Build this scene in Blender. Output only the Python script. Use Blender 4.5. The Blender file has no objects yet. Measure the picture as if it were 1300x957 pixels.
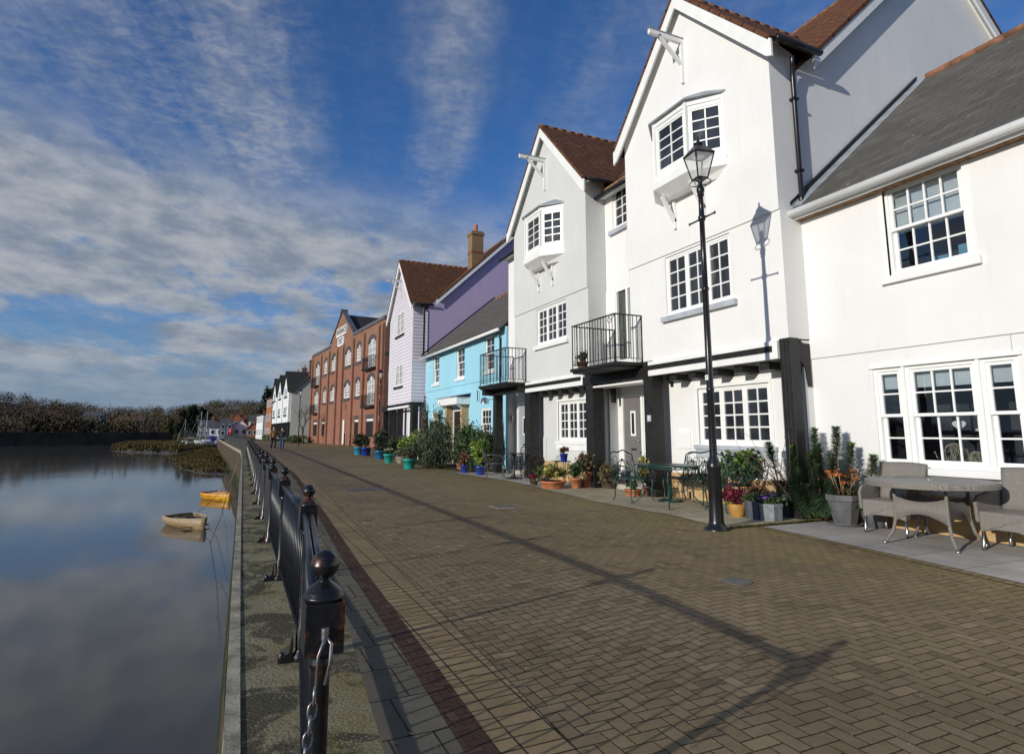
import bpy, math, random
import numpy as np
from mathutils import Vector, Matrix
R = math.radians
random.seed(7)
rng = np.random.default_rng(11)
S = bpy.context.scene
C = S.collection

# ------------------------------------------------------------------ camera
cd = bpy.data.cameras.new('camera'); cam = bpy.data.objects.new('camera', cd); C.objects.link(cam)
EYE = 1.32
cam.location = (0, 0, EYE)
cam.rotation_euler = (R(90 + 8.55), 0, R(-24.7))
cd.sensor_width = 36; cd.lens = 21.185; cd.shift_y = -44.5 / 1300
cd.clip_start = 0.05; cd.clip_end = 5000
S.camera = cam

# ------------------------------------------------------------------ nodes helper
class NT:
    def __init__(s, nt): s.nt = nt
    def n(s, t, **k):
        x = s.nt.nodes.new(t)
        for a, b in k.items(): setattr(x, a, b)
        return x
    def l(s, a, b): s.nt.links.new(a, b)
    def put(s, sock, v):
        if hasattr(v, 'is_output') or isinstance(v, bpy.types.NodeSocket): s.l(v, sock)
        elif v is not None: sock.default_value = v
    def m(s, op, a, b=None, c=None, clamp=False):
        x = s.n('ShaderNodeMath', operation=op); x.use_clamp = clamp
        for i, v in enumerate((a, b, c)):
            if v is not None: s.put(x.inputs[i], v)
        return x.outputs[0]
    def mix(s, f, a, b, blend='MIX'):
        x = s.n('ShaderNodeMix', data_type='RGBA', blend_type=blend)
        s.put(x.inputs[0], f)
        s.put(x.inputs[6], a if not isinstance(a, tuple) else (*a[:3], 1)); s.put(x.inputs[7], b if not isinstance(b, tuple) else (*b[:3], 1))
        return x.outputs[2]
    def noise(s, vec, scale, detail=3, rough=.55, out=0, dist=0.0):
        x = s.n('ShaderNodeTexNoise'); x.inputs['Scale'].default_value = scale
        x.inputs['Detail'].default_value = detail; x.inputs['Roughness'].default_value = rough; x.inputs['Distortion'].default_value = dist
        if vec is not None: s.l(vec, x.inputs['Vector'])
        return x.outputs[out]
    def ramp(s, f, *stops):
        x = s.n('ShaderNodeValToRGB'); e = x.color_ramp.elements
        while len(e) < len(stops): e.new(.5)
        for i, (p, c) in enumerate(stops):
            e[i].position = p; e[i].color = (c, c, c, 1) if not isinstance(c, tuple) else (*c, 1)
        s.put(x.inputs[0], f); return x.outputs[0]
    def sep(s, v):
        x = s.n('ShaderNodeSeparateXYZ'); s.l(v, x.inputs[0]); return x.outputs
    def comb(s, a, b, c=0.0):
        x = s.n('ShaderNodeCombineXYZ')
        for i, v in enumerate((a, b, c)): s.put(x.inputs[i], v)
        return x.outputs[0]
    def smooth(s, v, lo, hi):
        x = s.n('ShaderNodeMapRange', interpolation_type='SMOOTHSTEP'); s.put(x.inputs[0], v)
        x.inputs[1].default_value = lo; x.inputs[2].default_value = hi; return x.outputs[0]
    def vs(s, v, k):
        x = s.n('ShaderNodeVectorMath', operation='MULTIPLY'); s.l(v, x.inputs[0]); x.inputs[1].default_value = k; return x.outputs[0]

# ------------------------------------------------------------------ world: sky with high cloud
SUN_AZ, SUN_EL = 252.4, 15.6
w = bpy.data.worlds.new('World'); S.world = w; w.use_nodes = True
g = NT(w.node_tree); bg = w.node_tree.nodes['Background']
sky = g.n('ShaderNodeTexSky', sky_type='NISHITA'); sky.sun_disc = False
sky.sun_elevation = R(SUN_EL); sky.sun_rotation = R(SUN_AZ); sky.ozone_density = 3.0; sky.dust_density = 0.4; sky.air_density = 1.0
tc = g.n('ShaderNodeTexCoord'); xyz = g.sep(tc.outputs['Generated'])
den = g.m('MULTIPLY', g.m('ADD', g.m('MAXIMUM', xyz[2], 0.0), 0.13), .873)
px = g.m('DIVIDE', xyz[0], den); py = g.m('DIVIDE', xyz[1], den)
ca, sa = math.cos(R(13.4)), math.sin(R(13.4))
cs = g.m('SUBTRACT', g.m('MULTIPLY', px, ca), g.m('MULTIPLY', py, sa))
ct = g.m('ADD', g.m('MULTIPLY', px, sa), g.m('MULTIPLY', py, ca))
# long bands of mackerel cloud running away from the camera
wob = g.m('MULTIPLY', g.m('SUBTRACT', g.noise(g.comb(cs, ct), 1.3, 3), .5), .35)
cs2 = g.m('ADD', cs, wob)
band = g.ramp(g.m('MULTIPLY', g.m('ADD', cs2, 1.2), 1 / 2.4),
              (0.0, .55), (.20, .62), (.30, .95), (.37, .75), (.43, .10), (.50, .12), (.545, .70), (.575, .62), (.60, .10), (.64, .06), (.68, .34), (.76, .30), (.84, .22))
rip = g.noise(g.comb(g.m('MULTIPLY', cs, 9.0), g.m('MULTIPLY', ct, 13.0), 2.0), 2.4, 5, .6, dist=.5)
rip2 = g.noise(g.comb(g.m('MULTIPLY', cs, 5.0), g.m('MULTIPLY', ct, .7), 5.0), 1.5, 5, .62)
hi = g.m('MULTIPLY', band, g.m('ADD', g.m('MULTIPLY', g.smooth(rip, .30, .72), .34), g.m('MULTIPLY', g.smooth(rip2, .22, .72), .58)))
# lower banks of altocumulus
lowm = g.n('ShaderNodeMapRange', interpolation_type='SMOOTHSTEP'); lowm.inputs[1].default_value = .45; lowm.inputs[2].default_value = .27
tilt = g.m('ADD', xyz[2], g.m('MULTIPLY', g.m('MAXIMUM', g.m('ADD', cs, .35), -1.0), .055))
g.l(tilt, lowm.inputs[0])
den2 = g.m('ADD', g.m('MAXIMUM', xyz[2], 0.0), 0.26); bx = g.m('DIVIDE', xyz[0], den2); by = g.m('DIVIDE', xyz[1], den2)
azm = g.m('ARCTAN2', xyz[0], xyz[1]); ele = g.m('ADD', g.m('MULTIPLY', g.m('POWER', g.m('MAXIMUM', xyz[2], 0.0), .75), 5.2), g.m('MULTIPLY', azm, .25))
bank = g.noise(g.comb(g.m('MULTIPLY', azm, 2.3), ele, 1.0), 5.4, 7, .60, dist=.2)
bank2 = g.noise(g.comb(px, g.m('MULTIPLY', py, 1.2), 9.0), .55, 3, .5)
bfac = g.smooth(g.m('ADD', g.m('MULTIPLY', bank, .60), g.m('MULTIPLY', bank2, .42)), .35, .54)
lo = g.m('MULTIPLY', lowm.outputs[0], bfac)
hor = g.smooth(xyz[2], .03, .13)
lo = g.m('MULTIPLY', lo, g.m('ADD', g.m('MULTIPLY', hor, .72), .28))
cov = g.m('MINIMUM', g.m('MAXIMUM', hi, lo), .95)
shade = g.noise(g.comb(g.m('MULTIPLY', azm, 2.2), ele, 4.0), 5.5, 6, .62)
ccol = g.mix(g.smooth(shade, .32, .68), (2.15, 2.6, 3.3), (4.2, 4.4, 4.75))
skyc = g.mix(1.0, sky.outputs[0], (.42, .80, 1.25), 'MULTIPLY')
pale = g.mix(g.smooth(xyz[2], .0, .20), (1.7, 2.5, 3.6), skyc)
fin = g.mix(cov, pale, ccol)
g.l(fin, bg.inputs[0]); bg.inputs[1].default_value = .10

sd = bpy.data.lights.new('sun', 'SUN'); sun = bpy.data.objects.new('sun', sd); C.objects.link(sun)
sd.energy = 3.55; sd.angle = R(.53); sd.color = (1.0, .95, .86)
az, el = R(SUN_AZ), R(SUN_EL)
tosun = Vector((math.sin(az) * math.cos(el), math.cos(az) * math.cos(el), math.sin(el)))
sun.rotation_euler = tosun.to_track_quat('Z', 'Y').to_euler()
S.view_settings.view_transform = 'Standard'; S.view_settings.look = 'None'
S.view_settings.exposure = 0.0; S.view_settings.gamma = 1.0
try: S.view_settings.use_curve_mapping = False
except Exception: pass
S.render.engine = 'CYCLES'

# ------------------------------------------------------------------ materials
MATS = {}
def mat(name, col, rough=.6, spec=.5, metal=0.0, var=.12, vscale=3.0, bump=0.0, bscale=40.0, fn=None, coat=0.0, rand=0.0, stain=None, soft=0.0):
    if name in MATS: return MATS[name]
    m = bpy.data.materials.new(name); m.use_nodes = True
    t = NT(m.node_tree); b = m.node_tree.nodes['Principled BSDF']
    b.inputs['Roughness'].default_value = rough; b.inputs['Specular IOR Level'].default_value = spec; b.inputs['Metallic'].default_value = metal
    if coat: b.inputs['Coat Weight'].default_value = coat; b.inputs['Coat Roughness'].default_value = .08
    co = t.n('ShaderNodeTexCoord').outputs['Object']
    if fn:
        fn(t, b, co)
    else:
        c = (*col, 1)
        dark = tuple(x * (1 - var * 1.6) for x in col); lite = tuple(min(1, x * (1 + var)) for x in col)
        out = t.mix(t.smooth(t.noise(co, vscale, 5), .3, .7), dark, lite)
        if stain: out = t.mix(t.m('MULTIPLY', t.smooth(t.noise(co, stain[1], 6, .65), .52, .72), stain[2]), out, stain[0])
        if rand:
            ge = t.n('ShaderNodeNewGeometry')
            hs = t.n('ShaderNodeHueSaturation'); t.l(out, hs.inputs['Color'])
            r = ge.outputs['Random Per Island']
            t.l(t.m('ADD', t.m('MULTIPLY', r, rand * 2), 1 - rand), hs.inputs['Value'])
            t.l(t.m('ADD', t.m('MULTIPLY', t.m('FRACT', t.m('MULTIPLY', r, 7.3)), .05), .475), hs.inputs['Hue'])
            out = hs.outputs[0]
        t.l(out, b.inputs['Base Color'])
        if soft:   # leaves share a rounded normal so a crown shades as a mass
            gn = t.n('ShaderNodeNewGeometry').outputs['Normal']; ad = t.n('ShaderNodeVectorMath', operation='ADD'); t.l(t.vs(gn, (1 - soft,) * 3), ad.inputs[0]); ad.inputs[1].default_value = (-.22 * soft, -.30 * soft, .90 * soft)
            nz = t.n('ShaderNodeVectorMath', operation='NORMALIZE'); t.l(ad.outputs[0], nz.inputs[0]); t.l(nz.outputs[0], b.inputs['Normal'])
        if bump:
            bp = t.n('ShaderNodeBump'); bp.inputs['Strength'].default_value = bump; bp.inputs['Distance'].default_value = .01
            t.l(t.noise(co, bscale, 4), bp.inputs['Height']); t.l(bp.outputs[0], b.inputs['Normal'])
    MATS[name] = m; return m

def stucco(name, col, dirt=.12):
    def f(t, b, co):
        s = t.sep(co)
        n1 = t.noise(co, .9, 5, .6); n2 = t.noise(t.vs(co, (6, 6, .7)), 1.0, 4, .6)
        base = t.mix(t.smooth(n1, .3, .75), tuple(x * .94 for x in col), col)
        base = t.mix(t.m('MULTIPLY', t.smooth(n2, .55, .8), dirt), base, tuple(x * .62 for x in col))
        n3 = t.noise(t.vs(co, (11, 11, .45)), 1.0, 5, .7)
        base = t.mix(t.m('MULTIPLY', t.smooth(n3, .60, .78), dirt * 1.2), base, (col[0] * .45, col[1] * .43, col[2] * .36))
        damp = t.m('MULTIPLY', t.m('SUBTRACT', 1.0, t.smooth(t.m('ADD', s[2], t.m('MULTIPLY', t.noise(co, 2.2, 4), .8)), .35, 1.35)), .34)
        base = t.mix(damp, base, (col[0] * .55, col[1] * .56, col[2] * .40))
        vc = t.n('ShaderNodeTexVoronoi', feature='DISTANCE_TO_EDGE'); vc.inputs['Scale'].default_value = .55
        wv = t.n('ShaderNodeVectorMath', operation='ADD'); t.l(co, wv.inputs[0]); t.l(t.vs(t.noise(co, 2.5, 4, .6, 1), (.6, .6, .6)), wv.inputs[1]); t.l(wv.outputs[0], vc.inputs['Vector'])
        base = t.mix(t.m('MULTIPLY', t.m('LESS_THAN', vc.outputs['Distance'], .004), .05), base, tuple(x * .5 for x in col))
        t.l(base, b.inputs['Base Color'])
        bp = t.n('ShaderNodeBump'); bp.inputs['Strength'].default_value = .22; bp.inputs['Distance'].default_value = .006
        t.l(t.m('ADD', t.noise(co, 55, 3), t.m('MULTIPLY', t.noise(co, 2, 3), 3.5)), bp.inputs['Height']); t.l(bp.outputs[0], b.inputs['Normal'])
    return mat(name, col, .85, .25, fn=f)

def brickmat(name, c1, c2, mortar, w=.225, h=.075, rough=.85, msize=.008):
    def f(t, b, co):
        s = t.sep(co); v = t.comb(t.m('ADD', s[0], s[1]), s[2])
        br = t.n('ShaderNodeTexBrick'); t.l(v, br.inputs['Vector'])
        br.inputs['Color1'].default_value = (*c1, 1); br.inputs['Color2'].default_value = (*c2, 1); br.inputs['Mortar'].default_value = (*mortar, 1)
        br.inputs['Scale'].default_value = 1; br.inputs['Brick Width'].default_value = w; br.inputs['Row Height'].default_value = h
        br.inputs['Mortar Size'].default_value = msize; br.inputs['Mortar Smooth'].default_value = .2; br.inputs['Bias'].default_value = -.1
        c = t.mix(t.m('MULTIPLY', t.smooth(t.noise(co, .8, 5), .35, .75), .35), br.outputs[0], tuple(x * .55 for x in c1))
        t.l(c, b.inputs['Base Color'])
        bp = t.n('ShaderNodeBump', invert=True); bp.inputs['Strength'].default_value = .5; bp.inputs['Distance'].default_value = .01
        t.l(br.outputs['Fac'], bp.inputs['Height']); t.l(bp.outputs[0], b.inputs['Normal'])
    return mat(name, c1, rough, .2, fn=f)

def tilemat(name, c1, c2, gap, moss, mossamt, w=.17, h=.11, rough=.9, bs=.9):
    def f(t, b, co):
        uv = t.n('ShaderNodeUVMap').outputs[0]
        br = t.n('ShaderNodeTexBrick'); t.l(uv, br.inputs['Vector'])
        br.inputs['Color1'].default_value = (*c1, 1); br.inputs['Color2'].default_value = (*c2, 1); br.inputs['Mortar'].default_value = (*gap, 1)
        br.inputs['Scale'].default_value = 1; br.inputs['Brick Width'].default_value = w; br.inputs['Row Height'].default_value = h
        br.inputs['Mortar Size'].default_value = .007; br.inputs['Mortar Smooth'].default_value = .3
        c = t.mix(t.m('MULTIPLY', t.smooth(t.noise(co, 6, 6, .7), .5, .68), mossamt), br.outputs[0], moss)
        c = t.mix(t.m('MULTIPLY', t.smooth(t.noise(co, 1.1, 4), .4, .7), .4), c, tuple(x * .6 for x in c1))
        lv = t.n('ShaderNodeTexVoronoi'); lv.inputs['Scale'].default_value = 2.1; t.l(co, lv.inputs['Vector'])
        c = t.mix(t.m('MULTIPLY', t.m('LESS_THAN', t.m('ADD', lv.outputs['Distance'], t.m('MULTIPLY', t.noise(co, 30, 3), .08)), .10), .7), c, (.42, .30, .10))
        sc = t.noise(t.vs(uv, (1.2, 9, 1)), 1.6, 3, .6); c = t.mix(t.m('MULTIPLY', t.smooth(sc, .62, .72), .45), c, tuple(min(1, x * 2.1) for x in c1))
        t.l(c, b.inputs['Base Color'])
        v = t.sep(uv)[1]
        lap = t.m('FRACT', t.m('DIVIDE', v, h))
        bp = t.n('ShaderNodeBump'); bp.inputs['Strength'].default_value = bs; bp.inputs['Distance'].default_value = .02
        t.l(t.m('SUBTRACT', t.m('SUBTRACT', 1.0, lap), t.m('MULTIPLY', br.outputs['Fac'], .6)), bp.inputs['Height']); t.l(bp.outputs[0], b.inputs['Normal'])
    return mat(name, c1, rough, .2, fn=f)

def glassmat(name, col, rough=.04, folds=False):
    def f(t, b, co):
        s = t.sep(co)
        c = t.mix(t.smooth(t.noise(co, 1.7, 3), .35, .7), tuple(x * .45 for x in col), col)
        if not folds:
            c = t.mix(t.m('MULTIPLY', t.smooth(t.noise(t.vs(co, (3, 3, .6)), 1.3, 3), .56, .68), .5), c, (.16, .16, .15))
        if folds:
            wv = t.n('ShaderNodeTexWave'); wv.inputs['Scale'].default_value = 5; wv.inputs['Distortion'].default_value = 2
            t.l(t.comb(t.m('ADD', s[0], s[1]), 0.0), wv.inputs['Vector'])
            c = t.mix(t.m('MULTIPLY', wv.outputs['Fac'], .5), c, tuple(x * .5 for x in col))
        t.l(c, b.inputs['Base Color'])
        bp = t.n('ShaderNodeBump'); bp.inputs['Strength'].default_value = .05; bp.inputs['Distance'].default_value = .02
        t.l(t.noise(co, 2.2, 2), bp.inputs['Height']); t.l(bp.outputs[0], b.inputs['Normal'])
    return mat(name, col, rough, .5, fn=f)

M_ = lambda *a, **k: mat(*a, **k)
white_r = stucco('white_render', (.81, .80, .78), .16); grey_r = stucco('grey_render', (.63, .635, .625), .22)
side_r = stucco('side_render', (.80, .80, .80), .22)
blue_r = stucco('blue_render', (.33, .63, .76), .2); purple_r = stucco('purple_render', (.47, .39, .58), .3); lilac = stucco('lilac_board', (.68, .65, .71), .15)
white_p = M_('white_paint', (.83, .83, .81), .45, var=.03); white_u = M_('window_white', (.85, .85, .83), .35, var=.02)
grey_sill = M_('grey_sill', (.42, .45, .48), .6, var=.08); black_p = M_('black_paint', (.012, .012, .014), .28, var=.2, bump=.1)
black_t = M_('black_timber', (.012, .0115, .011), .55, var=.35, vscale=9, bump=.3, bscale=30)
brick_y = brickmat('yellow_brick', (.55, .36, .16), (.45, .28, .12), (.42, .36, .28))
brick_r = brickmat('red_brick', (.27, .085, .048), (.19, .055, .035), (.24, .17, .13))
brick_d = brickmat('dark_band_brick', (.10, .09, .09), (.07, .065, .07), (.12, .1, .09))
brick_ch = brickmat('chimney_brick', (.30, .19, .09), (.24, .15, .07), (.25, .2, .15))
tile_b = tilemat('brown_tile', (.16, .065, .035), (.10, .045, .028), (.03, .018, .014), (.30, .20, .05), .35)
slate = tilemat('grey_slate', (.125, .118, .105), (.088, .083, .076), (.05, .048, .045), (.25, .20, .10), .14, .30, .2, bs=.35)
slate_g = tilemat('mossy_slate', (.055, .055, .05), (.04, .04, .038), (.02, .02, .02), (.07, .08, .04), .4, .25, .2)
terra = M_('terracotta', (.48, .17, .075), .8, var=.2, vscale=6, stain=((.5, .4, .3), 9, .35)); lead = M_('lead', (.28, .31, .34), .5, var=.15)
ridge_t = M_('ridge_tile', (.25, .115, .06), .85, var=.25, vscale=5)
pane_d = glassmat('dark_pane', (.040, .045, .056)); pane_w = glassmat('net_pane', (.58, .59, .58), .1, True)
door_g = M_('grey_door', (.17, .16, .155), .45, var=.05); metal_s = M_('steel', (.5, .5, .5), .3, metal=1, var=.1)
wood = M_('eave_timber', (.26, .14, .06), .8, var=.3, vscale=12)

# ------------------------------------------------------------------ mesh builder
def rootloc(o):
    v = Vector((0, 0, 0))
    while o is not None: v += o.location; o = o.parent
    return v
class MB:
    def __init__(s): s.v = []; s.f = []; s.uv = {}; s.sm = set()
    def add(s, vs, fs, smooth=False):
        b = len(s.v); s.v.extend([tuple(p) for p in vs])
        for f in fs:
            if smooth: s.sm.add(len(s.f))
            s.f.append(tuple(i + b for i in f))
    def quad(s, *p): s.add(p, [tuple(range(len(p)))])
    def hexa(s, p):
        s.add(p, [(0, 3, 2, 1), (4, 5, 6, 7), (0, 1, 5, 4), (1, 2, 6, 5), (2, 3, 7, 6), (3, 0, 4, 7)])
    def box(s, x0, x1, y0, y1, z0, z1):
        s.hexa([(x0, y0, z0), (x1, y0, z0), (x1, y1, z0), (x0, y1, z0), (x0, y0, z1), (x1, y0, z1), (x1, y1, z1), (x0, y1, z1)])
    def fbox(s, F, a0, a1, d0, d1, z0, z1):
        P = lambda a, d, z: F.p(a, d, z)
        s.hexa([P(a0, d0, z0), P(a1, d0, z0), P(a1, d1, z0), P(a0, d1, z0), P(a0, d0, z1), P(a1, d0, z1), P(a1, d1, z1), P(a0, d1, z1)])
    def beam(s, p, q, w, h, up=(0, 0, 1)):
        p = Vector(p); q = Vector(q); d = (q - p).normalized(); a = d.cross(Vector(up))
        if a.length < 1e-4: a = Vector((1, 0, 0))
        a.normalize(); u = a.cross(d).normalized(); a *= w / 2; u *= h / 2
        s.hexa([p - a - u, p + a - u, p + a + u, p - a + u, q - a - u, q + a - u, q + a + u, q - a + u])
    def path(s, pts, r, n=6, closed=False, caps=True):
        pts = [Vector(p) for p in pts]; k = len(pts); rs = r if isinstance(r, (list, tuple)) else [r] * k
        rings = []; prev = None
        for i, p in enumerate(pts):
            if closed: d = pts[(i + 1) % k] - pts[i - 1]
            else: d = pts[min(i + 1, k - 1)] - pts[max(i - 1, 0)]
            if d.length < 1e-9: d = Vector((0, 0, 1))
            d.normalize()
            if prev is None:
                a = d.cross(Vector((0, 0, 1)))
                if a.length < 1e-3: a = d.cross(Vector((0, 1, 0)))
            else: a = prev - d * prev.dot(d)
            if a.length < 1e-6: a = d.orthogonal()
            a.normalize(); prev = a; b = d.cross(a)
            rings.append([p + (a * math.cos(2 * math.pi * j / n) + b * math.sin(2 * math.pi * j / n)) * rs[i] for j in range(n)])
        vs = [v for rg in rings for v in rg]; fs = []
        for i in range(k if closed else k - 1):
            i2 = (i + 1) % k
            for j in range(n): fs.append((i * n + j, i * n + (j + 1) % n, i2 * n + (j + 1) % n, i2 * n + j))
        if caps and not closed: fs.append(tuple(range(n))[::-1]); fs.append(tuple(range((k - 1) * n, k * n)))
        s.add(vs, fs, n > 4)
    def tube(s, p, q, r0, r1=None, n=8): s.path([p, q], [r0, r1 if r1 is not None else r0], n)
    def lathe(s, prof, c=(0, 0, 0), n=16, sx=1, sy=1, smooth=True, a0=0.0):
        vs = []; k = len(prof)
        for r, z in prof:
            for j in range(n):
                t = 2 * math.pi * j / n + a0; vs.append((c[0] + r * sx * math.cos(t), c[1] + r * sy * math.sin(t), c[2] + z))
        fs = [(i * n + j, i * n + (j + 1) % n, (i + 1) * n + (j + 1) % n, (i + 1) * n + j) for i in range(k - 1) for j in range(n)]
        s.add(vs, fs, smooth); s.add([vs[j] for j in range(n)], [tuple(range(n))[::-1]]); s.add([vs[(k - 1) * n + j] for j in range(n)], [tuple(range(n))])
    def prism(s, loop, ext):
        k = len(loop); e = Vector(ext); vs = [Vector(p) for p in loop]; vs = vs + [p + e for p in vs]
        s.add(vs, [tuple(range(k))[::-1], tuple(range(k, 2 * k))] + [(i, (i + 1) % k, k + (i + 1) % k, k + i) for i in range(k)])
    def slab(s, e0, e1, r1, r0, th=.06):
        """roof slope: eave e0-e1, ridge r0-r1, thickness below"""
        P = [Vector(p) for p in (e0, e1, r1, r0)]; nrm = (P[1] - P[0]).cross(P[3] - P[0]).normalized()
        if nrm.z < 0: nrm = -nrm
        Q = [p - nrm * th for p in P]; b = len(s.f)
        s.add(P + Q, [(0, 1, 2, 3), (7, 6, 5, 4), (0, 4, 5, 1), (1, 5, 6, 2), (2, 6, 7, 3), (3, 7, 4, 0)])
        u = (P[1] - P[0]); L = u.length; u = u / L
        s.uv[b] = [((p - P[0]).dot(u), (p - P[0] - u * (p - P[0]).dot(u)).length) for p in P]
    def build(s, name, m, parent=None, world=True, bevel=0.0, weld=False):
        me = bpy.data.meshes.new(name)
        off = rootloc(parent) if (parent is not None and world) else Vector((0, 0, 0))
        v = np.array(s.v, dtype=float).reshape(-1, 3) - np.array(off)
        me.from_pydata(v.tolist(), [], s.f); me.update()
        if s.sm:
            for i in s.sm: me.polygons[i].use_smooth = True
        if s.uv:
            ul = me.uv_layers.new(name='UVMap')
            for fi, uvs in s.uv.items():
                for li, c in zip(me.polygons[fi].loop_indices, uvs): ul.data[li].uv = c
        if m is not None: me.materials.append(m)
        o = bpy.data.objects.new(name, me); C.objects.link(o)
        if parent is not None: o.parent = parent
        if bevel:
            bv = o.modifiers.new('b', 'BEVEL'); bv.width = bevel; bv.segments = 2; bv.limit_method = 'ANGLE'
        return o
class Fr:
    """facade frame: a along the wall, d outward, z up"""
    def __init__(s, o, a, n): s.o = Vector(o); s.a = Vector(a).normalized(); s.n = Vector(n).normalized()
    def p(s, a, d, z): return s.o + s.a * a + s.n * d + Vector((0, 0, z))
def tag(o, label=None, cat=None, group=None, kind=None):
    if label: o['label'] = label
    if cat: o['category'] = cat
    if group: o['group'] = group
    if kind: o['kind'] = kind
    return o
def thing(name, label, cat, loc=(0, 0, 0), rz=0.0, group=None):
    o = bpy.data.objects.new(name, None); C.objects.link(o); o.location = loc; o.rotation_euler = (0, 0, rz); o.empty_display_size = .3
    return tag(o, label, cat, group)
def copy_tree(o, parent=None):
    c = o.copy(); C.objects.link(c); c.parent = parent
    for ch in list(o.children): copy_tree(ch, c)
    return c

def text_part(txt, size, m, name, parent, origin, ax, up, ext=.006, align='CENTER', sx=1.0):
    cu = bpy.data.curves.new(name, 'FONT'); cu.body = txt; cu.size = size; cu.extrude = ext; cu.align_x = align; cu.align_y = 'CENTER'; cu.offset = size * .012
    t = bpy.data.objects.new(name, cu); C.objects.link(t)
    bpy.context.view_layer.update()
    me = bpy.data.meshes.new_from_object(t.evaluated_get(bpy.context.evaluated_depsgraph_get()))
    bpy.data.objects.remove(t); bpy.data.curves.remove(cu)
    ax = Vector(ax).normalized(); up = Vector(up).normalized(); nn = ax.cross(up); og = Vector(origin)
    for v in me.vertices:
        x, y, z = v.co; v.co = og + ax * x * sx + up * y + nn * z
    me.materials.clear(); me.materials.append(m)
    o = bpy.data.objects.new(name, me); C.objects.link(o); o.parent = parent
    off = rootloc(parent)
    for v in me.vertices: v.co -= off
    return o

# ------------------------------------------------------------------ facade pieces
def clipz(poly, z, above):
    out = []
    for i in range(len(poly)):
        a, b = poly[i], poly[(i + 1) % len(poly)]
        ia = (a[1] >= z - 1e-9) if above else (a[1] <= z + 1e-9); ib = (b[1] >= z - 1e-9) if above else (b[1] <= z + 1e-9)
        if ia: out.append(a)
        if ia != ib:
            t = (z - a[1]) / (b[1] - a[1]); out.append((a[0] + t * (b[0] - a[0]), z))
    return out
def wall(name, F, a0, a1, zb, top, holes, m, parent, th=.3, rev=.16, breaks=(), board=0.0, world=True, d=0.0):
    tp = top if callable(top) else (lambda a: top)
    mb = MB(); bs = sorted(set([a0, a1] + [b for b in breaks if a0 < b < a1] + [min(max(x, a0), a1) for h in holes for x in h[:2]]))
    for s0, s1 in zip(bs[:-1], bs[1:]):
        if s1 - s0 < 1e-6: continue
        mid = (s0 + s1) / 2; hs = sorted([h for h in holes if h[0] <= mid <= h[1]], key=lambda h: h[2])
        z = zb; cells = []
        for h in hs: cells.append([(s0, z), (s1, z), (s1, h[2]), (s0, h[2])]); z = h[3]
        cells.append([(s0, z), (s1, z), (s1, tp(s1)), (s0, tp(s0))])
        for c in cells:
            if not board:
                mb.quad(*[F.p(a, d, zz) for a, zz in c])
            else:
                lo = min(q[1] for q in c); hi = max(q[1] for q in c); k = math.floor(lo / board)
                while k * board < hi:
                    q = clipz(clipz(c, k * board, True), (k + 1) * board, False)
                    if len(q) > 2:
                        mb.quad(*[F.p(a, d + .028 * (1 - (zz / board - k)), zz) for a, zz in q])
                        b = [t for t in q if abs(t[1] - k * board) < 1e-6]
                        if len(b) >= 2: mb.quad(F.p(b[0][0], d, b[0][1]), F.p(b[1][0], d, b[1][1]), F.p(b[1][0], d + .028, b[1][1]), F.p(b[0][0], d + .028, b[0][1]))
                    k += 1
    for h in holes:
        x0, x1, z0, z1 = h[:4]
        for (p, q) in (((x0, z0), (x1, z0)), ((x1, z0), (x1, z1)), ((x1, z1), (x0, z1)), ((x0, z1), (x0, z0))):
            mb.quad(F.p(p[0], d, p[1]), F.p(q[0], d, q[1]), F.p(q[0], d - rev, q[1]), F.p(p[0], d - rev, p[1]))
    if th <= .121: return mb.build(name, m, parent, world)
    bp = [b for b in bs if b in (a0, a1) or b in breaks]
    loop = [(a0, zb), (a1, zb)] + [(b, tp(b)) for b in sorted(bp, reverse=True)]
    mb.quad(*[F.p(a, d - th, z) for a, z in loop])
    for i in range(len(loop)):
        p, q = loop[i], loop[(i + 1) % len(loop)]
        mb.quad(F.p(p[0], d, p[1]), F.p(q[0], d, q[1]), F.p(q[0], d - th, q[1]), F.p(p[0], d - th, p[1]))
    return mb.build(name, m, parent, world)
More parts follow.
